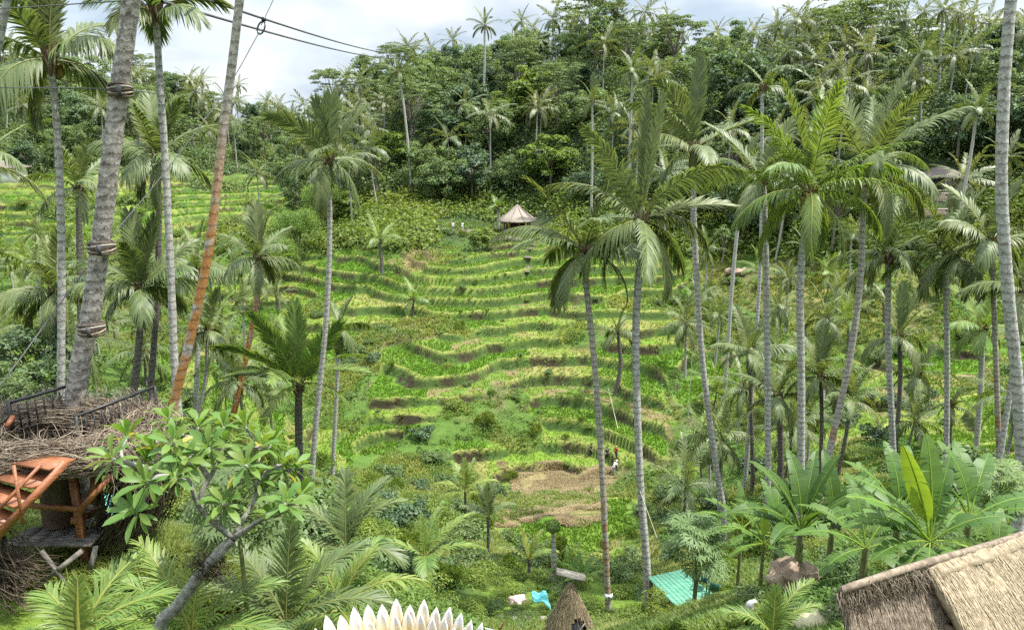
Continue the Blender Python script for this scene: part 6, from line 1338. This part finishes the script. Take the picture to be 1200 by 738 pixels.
# stone steps below the gazebo
s_a, s_b = hit(616, 322, 100), hit(622, 288, 100); sp_ = thing('stone_steps', 'dark stone steps climbing the bank below the gazebo', 'steps', s_a)
for i in range(11):
    p = s_a + (s_b - s_a) * i / 10; zq = float(base_h(np.array([p[0]]), np.array([p[1]]))[0]); mb = MB(); V, F = boxVF(np.array([p[0] + .4 * math.sin(i * .8), p[1], gz(p[0], p[1]) + .04]) - s_a, (1.3, .7, .26)); mb.add(V, F); mb.build('step', M['wall_stone'], sp_)
wl = hit(584, 284, 100); w_ = thing('stone_wall', 'low stone retaining wall on the bank left of the gazebo', 'wall', wl)
for i in range(5): mb = blob(rg7, .75, (1.5, .8, .8), 10, 7, .5); mb.build('stone_block', M['wall_stone'], w_, ((i - 2) * 1.7, .2 * math.sin(i * 3), .3 + .2 * (i % 2)), True)
# seat deck of the two visitors
dk2 = hit(531, 272, 100); r = thing('lookout_terrace', 'small stone lookout terrace under the breadfruit tree', 'terrace', dk2)
mb = MB(); V, F = boxVF((1.0, .8, -.6), (6.2, 3.6, 1.5)); mb.add(V, F); mb.build('floor', M['wall_stone'], r)
mb = MB(); V, F = beamVF((-2, -.9, .85), (4, -.9, .85), .1, .1); mb.add(V, F); mb.build('rail', M['dark_wood'], r)
for q in range(5): mb = MB(); V, F = beamVF((-2 + 1.5 * q, -.9, .1), (-2 + 1.5 * q, -.9, .82), .1, .1); mb.add(V, F); mb.build('post', M['dark_wood'], r)

def hip_house(px, py, Y, w, d, hw, hr_, label, mats, rz=0, over=.8, open_front=False):
    Y = WD(Y); w *= 1.12; d *= 1.12; p = at(px, py, Y); r = thing('house', label, 'house', p, rz)
    mb = MB(); V, F = boxVF((0, 0, hw / 2 - .8), (w, d, hw + 1.6)); mb.add(V, F); mb.build('wall', M[mats[0]], r)
    mb = MB(); W, D = w / 2 + over, d / 2 + over; rl = max(.3, W - D); G = [(-W, -D, hw), (W, -D, hw), (W, D, hw), (-W, D, hw), (-rl, 0, hw + hr_), (rl, 0, hw + hr_), (-W, -D, hw - .2), (W, -D, hw - .2), (W, D, hw - .2), (-W, D, hw - .2)]
    mb.add(np.array(G), [[0, 1, 5, 4], [1, 2, 5, -1], [2, 3, 4, 5], [3, 0, 4, -1], [0, 6, 7, 1], [1, 7, 8, 2], [2, 8, 9, 3], [3, 9, 6, 0], [6, 9, 8, 7]]); mb.build('roof', M[mats[1]], r)
    return r
hh_ = hip_house(1101, 219, 126, 5.6, 4.5, 2.0, 1.8, 'dark-roofed open house on the right hillside', ('wall_dark', 'roof_brown'), R(-8))
for q in (-2.9, -1, 1, 2.9): mb = MB(); V, F = beamVF((q, -2.7, -.5), (q, -2.7, 1.85), .16, .16); mb.add(V, F); mb.build('post', M['dark_wood'], hh_)
mb = MB(); V, F = beamVF((-3, -2.75, .6), (3, -2.75, .6), .08, .1); mb.add(V, F); mb.build('rail', M['orange_wood'], hh_)
mb = MB(); V, F = boxVF((-.3, -2.2, -.9), (7.5, 2.2, 1.2)); mb.add(V, F); mb.build('terrace_base', M['wall_stone'], hh_)
for (px_, py_, w2, lb) in ((1082, 236, 8.0, 'upper stone retaining wall below the dark-roofed house'), (1076, 254, 9.5, 'lower stone retaining wall with a pale coping below the dark-roofed house')):
    p = hit(px_, py_ + 4, 90); r = thing('retaining_wall', lb, 'wall', p, R(-6)); mb = MB(); V, F = boxVF((0, .5, .4), (w2, .8, 2.6)); mb.add(V, F); mb.build('face', M['wall_stone'], r); mb = MB(); V, F = boxVF((0, .45, 1.8), (w2 + .2, 1.0, .2)); mb.add(V, F); mb.build('coping', M['stone'], r)
h2 = hip_house(8, 209, 160, 6.5, 5, 2.6, 1.6, 'white house with a dark window among the palms at the left edge', ('plaster', 'roof_brown'), R(12))
for q in (-1.6, 1.2): mb = MB(); V, F = boxVF((q, -2.53, 1.3), (1.5, .12, 1.1)); mb.add(V, F); mb.build('window', M['wall_dark'], h2)
hip_house(112, 162, 186, 4.5, 4, 2.0, 1.5, 'small hut with a pale roof on the far left hillside', ('plaster', 'stone'), R(20))
pr = hit(869, 322, 90); rp = thing('rock_heap', 'heap of pinkish brown rocks below the thin pale leaning palm', 'rocks', pr)
for i in range(7): blob(rg7, .8, (1.3, .9, .7), 10, 7, .5).build('rock', M['rock'], rp, (rg7.uniform(-2.2, 2.2), rg7.uniform(-.6, .6), .25 + .3 * rg7.random()), True)

# --- people
def person(P0, rz, label, shirt, legs, pose='stand', hat=None, h=1.66):
    r = thing('person', label, 'person', P0, rz)
    s = h / 1.7
    lean = .25 if pose == 'bend' else (.06 if pose == 'walk' else 0)
    st_ = .22 if pose == 'walk' else .03
    J = {'pel': (0, 0, .92), 'waist': (0, -.3 * lean, 1.08), 'chest': (0, -.9 * lean, 1.30), 'neck': (0, -1.3 * lean, 1.46), 'head': (0, -1.5 * lean - .01, 1.56), 'crown': (0, -1.55 * lean, 1.66),
         'lh': (.10, 0, .88), 'lk': (.11, -st_ * .6, .48), 'la': (.11, -st_ * .5 + .03, .07), 'lt': (.12, -st_ * .5 - .13, .03), 'rh': (-.10, 0, .88), 'rk': (-.11, st_ * .4, .48), 'ra': (-.11, st_ + .03, .08), 'rt': (-.12, st_ - .12, .03),
         'ls': (.18, -1.1 * lean, 1.40), 'le': (.24, -1.0 * lean + .02, 1.13), 'lw': (.24, -1.2 * lean - .10, .90), 'lf': (.24, -1.2 * lean - .14, .80), 'rs': (-.18, -1.1 * lean, 1.40), 're': (-.25, -1.0 * lean, 1.13), 'rw': (-.22, -1.3 * lean - .16, .93), 'rf': (-.22, -1.3 * lean - .22, .85)}
    rad = dict(pel=.13, waist=.115, chest=.135, neck=.055, head=.095, crown=.07, lh=.085, lk=.06, la=.04, lt=.035, rh=.085, rk=.06, ra=.04, rt=.035, ls=.06, le=.043, lw=.03, lf=.022, rs=.06, re=.043, rw=.03, rf=.022)
    E = [('pel', 'waist'), ('waist', 'chest'), ('chest', 'neck'), ('neck', 'head'), ('head', 'crown'), ('pel', 'lh'), ('lh', 'lk'), ('lk', 'la'), ('la', 'lt'), ('pel', 'rh'), ('rh', 'rk'), ('rk', 'ra'), ('ra', 'rt'), ('chest', 'ls'), ('ls', 'le'), ('le', 'lw'), ('lw', 'lf'), ('chest', 'rs'), ('rs', 're'), ('re', 'rw'), ('rw', 'rf')]
    def skin(name, edges, grow, mat):
        ks = []
        for a, b in edges:
            for q in (a, b):
                if q not in ks: ks.append(q)
        me = bpy.data.meshes.new(name); me.from_pydata([tuple(np.array(J[q]) * s) for q in ks], [(ks.index(a), ks.index(b)) for a, b in edges], [])
        o = bpy.data.objects.new(name, me); COL.objects.link(o)
        o.modifiers.new('skin', 'SKIN'); o.modifiers.new('sub', 'SUBSURF').levels = 1
        for q, v in zip(ks, me.skin_vertices[0].data): v.radius = ((rad[q] + grow) * s,) * 2; v.use_root = q == ks[0]
        dg = bpy.context.evaluated_depsgraph_get(); m2 = bpy.data.meshes.new_from_object(o.evaluated_get(dg)); bpy.data.objects.remove(o)
        m2.materials.clear(); m2.materials.append(M[mat]); m2.polygons.foreach_set('use_smooth', [True] * len(m2.polygons)); return link(m2, name, r)
    skin('body', E, 0, 'skin')
    skin('shirt', [('pel', 'waist'), ('waist', 'chest'), ('chest', 'ls'), ('ls', 'le'), ('chest', 'rs'), ('rs', 're')], .022, shirt)
    skin('trousers', [('pel', 'lh'), ('lh', 'lk'), ('lk', 'la'), ('pel', 'rh'), ('rh', 'rk'), ('rk', 'ra')], .018, legs)
    hd = np.array(J['crown']) * s; mb = blob(rg7, .115, (1, 1.05, .75), 12, 8, .05); mb.build('hat' if hat else 'hair', M[hat or 'hair'], r, hd + np.array([0, .015, -.015]), True)
    return r
for (px_, py_, rz_, lb, sh_, lg_, ps_, ht_) in ((531, 271, 10, 'person in white standing on the lookout terrace, the left one', 'c_white', 'c_grey', 'stand', None), (542, 271, -30, 'person in white standing on the lookout terrace, the right one', 'c_white', 'c_white', 'stand', None)):
    p = at(px_, py_, dk2[1] + .6); person((p[0], p[1], dk2[2] + .15), R(rz_), lb, sh_, lg_, ps_, ht_, 1.75)
for (px_, py_, rz_, lb, sh_, lg_, ps_, ht_) in ((692, 536, 60, 'person in black standing left of the rusty palm trunk on the straw slope', 'c_black', 'c_navy', 'walk', None), (711, 540, 20, 'person in dark clothes close right of the rusty palm trunk', 'c_navy', 'c_black', 'stand', None), (722, 543, -40, 'person in a red top below the paddies between the noticed palms', 'c_red', 'c_navy', 'walk', 'c_khaki'), (719, 556, 120, 'person in a pale shirt bending over below the one in red', 'c_white', 'c_grey', 'bend', 'c_white')):
    p = hit(px_, py_, 50); person((p[0], p[1], gz(p[0], p[1]) + .02), R(rz_), lb, sh_, lg_, ps_, ht_)
# ------------------------------------------------------------------ labels of the copied trees, palms and bushes: look, then place by landmark, then order
MARKS = [(15, 90, 'far left hill edge'), (75, 120, 'hill behind the grey left palm'), (160, 105, 'hill behind the slender palm'), (230, 130, 'hill behind the orange-streaked trunk'), (300, 150, 'hill under the sky gap'), (360, 165, 'slope behind the lone tall palm'),
 (425, 130, 'slope below the pale airy skyline tree'), (470, 160, 'slope below the cable ends'), (515, 90, 'ridge right of the cable ends'), (520, 170, 'slope above the breadfruit tree'), (580, 70, 'ridge below the star-crowned palm'), (590, 190, 'slope directly above the gazebo'), (640, 50, 'summit of the hill'), (660, 150, 'dark slope right of the yellow-green tree'),
 (720, 60, 'crest right of the summit'), (730, 150, 'slope behind the spear-frond palm'), (800, 70, 'crest left of the towering dark tree'), (790, 170, 'slope behind the huge feather frond'), (860, 180, 'slope below the towering dark tree'), (920, 70, 'crest right of the towering dark tree'), (930, 150, 'slope behind the bushiest palm'), (1000, 60, 'crest below the flat-topped tree'),
 (1010, 140, 'slope behind the wide leaning palm'), (1060, 90, 'crest left of the windblown palm'), (1080, 160, 'slope above the dark-roofed house'), (1150, 70, 'crest beside the thick pale trunk'), (1160, 150, 'slope right of the star-shaped palm'), (800, 260, 'gully left of the thin leaning palm'), (860, 280, 'gully beside the thin leaning palm'), (960, 270, 'slope left of the dark-roofed house'), (1150, 240, 'slope right of the dark-roofed house'),
 (30, 250, 'left edge terraces'), (40, 330, 'lower left palm grove'), (130, 300, 'grove behind the banded trunk'), (210, 330, 'grove left of the orange-streaked trunk'), (270, 260, 'slope left of the bamboo'), (310, 340, 'slope below the bamboo'), (260, 430, 'left end of the terraces'), (330, 520, 'bank below the short fan palm'), (420, 320, 'top left of the terraces'), (400, 420, 'left flank of the terraces'), (500, 330, 'upper middle of the terraces'), (520, 420, 'centre of the terraces'), (640, 360, 'bank below the gazebo steps'), (640, 450, 'right half of the terraces'), (720, 380, 'upper right of the terraces'), (430, 560, 'foot of the terraces'), (500, 600, 'thicket below the terraces'), (430, 640, 'lower thicket left side'), (560, 640, 'lower thicket beside the straw slope'), (650, 630, 'garden around the bare stump'), (740, 600, 'bank behind the two noticed palms'), (790, 480, 'paddies left of the huge-feather palm'), (830, 380, 'slope left of the straight pale palm'), (850, 560, 'thicket by the huge-feather palm'), (870, 470, 'thicket left of the straight pale palm'), (930, 400, 'slope behind the bushiest trunk'), (930, 540, 'thicket by the bushiest palm'), (1000, 380, 'slope behind the wide leaning trunk'), (1000, 520, 'bank right of the wide leaning trunk'), (1060, 360, 'slope below the retaining walls'), (1070, 500, 'right paddies'), (1130, 380, 'slope left of the thick pale trunk'), (1130, 550, 'bank left of the thick pale trunk'), (1190, 400, 'right edge slope'), (1190, 560, 'foot of the thick pale trunk'), (1020, 600, 'bank behind the bananas'), (900, 620, 'bank above the tan boulder'), (720, 660, 'garden behind the log fence'), (300, 600, 'hollow behind the frangipani'), (200, 560, 'bank right of the nest'), (60, 440, 'bank behind the black railing')]
ORD = ['', 'second', 'third', 'fourth', 'fifth', 'sixth', 'seventh', 'eighth', 'ninth', 'tenth', 'eleventh', 'twelfth', 'thirteenth', 'fourteenth', 'fifteenth', 'sixteenth', 'seventeenth', 'eighteenth', 'nineteenth', 'twentieth'] + ['late'] * 99
zones = {}
for (o, look, px, py, Y) in AUTO:
    mk = min(MARKS, key=lambda q: (q[0] - px) ** 2 + 1.6 * (q[1] - py) ** 2)[2]
    zones.setdefault((look, mk), []).append((px, o))
for (look, mk), lst in zones.items():
    lst.sort(key=lambda q: q[0]); n = len(lst)
    for i, (px, o) in enumerate(lst):
        pre = 'on' if any(k in mk for k in ('hill', 'slope', 'bank', 'ridge', 'crest', 'summit', 'terraces', 'flank')) else 'in'
        if n == 1: t = f'only {look} {pre} the {mk}'
        elif i == 0: t = f'leftmost {look} {pre} the {mk}'
        elif i == n - 1: t = f'rightmost {look} {pre} the {mk}'
        else: t = f'{look} {pre} the {mk}, {ORD[i]} from left'
        o['label'] = t
# ------------------------------------------------------------------ daylight
w = bpy.data.worlds.new('World'); scene.world = w; w.use_nodes = True
nt = w.node_tree; nt.nodes.clear(); N = nt.nodes.new
SUN_EL, SUN_AZ = R(65), R(92)      # azimuth measured clockwise from +Y, the way the camera looks
out = N('ShaderNodeOutputWorld'); bg = N('ShaderNodeBackground'); bg.inputs['Strength'].default_value = 0.1; L(nt, bg.outputs[0], out.inputs['Surface'])
sky = N('ShaderNodeTexSky'); sky.sky_type = 'NISHITA'; sky.sun_disc = False; sky.sun_elevation = SUN_EL; sky.sun_rotation = SUN_AZ; sky.dust_density = 2.0; sky.air_density = 1.0
tc = N('ShaderNodeTexCoord'); mp = N('ShaderNodeMapping'); mp.inputs['Scale'].default_value = (1, 1, 2.2); L(nt, tc.outputs['Generated'], mp.inputs[0])
nz = N('ShaderNodeTexNoise'); nz.inputs['Scale'].default_value = 3.6; nz.inputs['Detail'].default_value = 8; nz.inputs['Roughness'].default_value = 0.56; nz.inputs['Distortion'].default_value = 0.35; L(nt, mp.outputs[0], nz.inputs['Vector'])
cr = N('ShaderNodeMapRange'); cr.inputs[1].default_value = 0.30; cr.inputs[2].default_value = 0.56; cr.inputs[3].default_value = 0.42; L(nt, nz.outputs[0], cr.inputs[0])
n2 = N('ShaderNodeTexNoise'); n2.inputs['Scale'].default_value = 5.5; n2.inputs['Detail'].default_value = 6; L(nt, mp.outputs[0], n2.inputs['Vector'])
cc = N('ShaderNodeMix'); cc.data_type = 'RGBA'; cc.inputs['A'].default_value = (2.7, 3.25, 3.9, 1); cc.inputs['B'].default_value = (4.9, 5.1, 5.25, 1)
c2 = N('ShaderNodeMapRange'); c2.inputs[1].default_value = 0.36; c2.inputs[2].default_value = 0.60; L(nt, n2.outputs[0], c2.inputs[0]); L(nt, c2.outputs[0], cc.inputs['Factor'])
mx = N('ShaderNodeMix'); mx.data_type = 'RGBA'; L(nt, cr.outputs[0], mx.inputs['Factor']); L(nt, sky.outputs[0], mx.inputs['A']); L(nt, cc.outputs['Result'], mx.inputs['B']); 
# an overcast dome is brighter overhead than near the horizon
sz = N('ShaderNodeSeparateXYZ'); L(nt, tc.outputs['Generated'], sz.inputs[0]); zg = N('ShaderNodeMapRange'); zg.inputs[1].default_value = 0.30; zg.inputs[2].default_value = 0.95; zg.inputs[3].default_value = 1.0; zg.inputs[4].default_value = 3.4; L(nt, sz.outputs['Z'], zg.inputs[0])
zs = N('ShaderNodeVectorMath'); zs.operation = 'SCALE'; L(nt, mx.outputs['Result'], zs.inputs[0]); L(nt, zg.outputs[0], zs.inputs['Scale']); L(nt, zs.outputs[0], bg.inputs['Color'])
sd = bpy.data.lights.new('sun', 'SUN'); sd.energy = 4.0; sd.angle = R(1.2); sd.color = (1.0, 0.96, 0.88)
so = bpy.data.objects.new('sun', sd); COL.objects.link(so)
sv = Vector((math.sin(SUN_AZ) * math.cos(SUN_EL), math.cos(SUN_AZ) * math.cos(SUN_EL), math.sin(SUN_EL)))
so.rotation_euler = sv.to_track_quat('Z', 'Y').to_euler(); so.location = (0, 0, 120)
vs = scene.view_settings; scene.display_settings.display_device = 'sRGB'; vs.view_transform = 'Standard'; vs.look = 'None'; vs.exposure = 1.2; vs.gamma = 1.0; vs.use_curve_mapping = False
cy = scene.cycles; cy.max_bounces = 5; cy.diffuse_bounces = 3; cy.glossy_bounces = 2; cy.transmission_bounces = 3; cy.transparent_max_bounces = 4; cy.volume_bounces = 1
cy.use_adaptive_sampling = True; cy.adaptive_threshold = 0.02; cy.use_denoising = False; cy.sample_clamp_indirect = 6.0
cy.caustics_reflective = False; cy.caustics_refractive = False
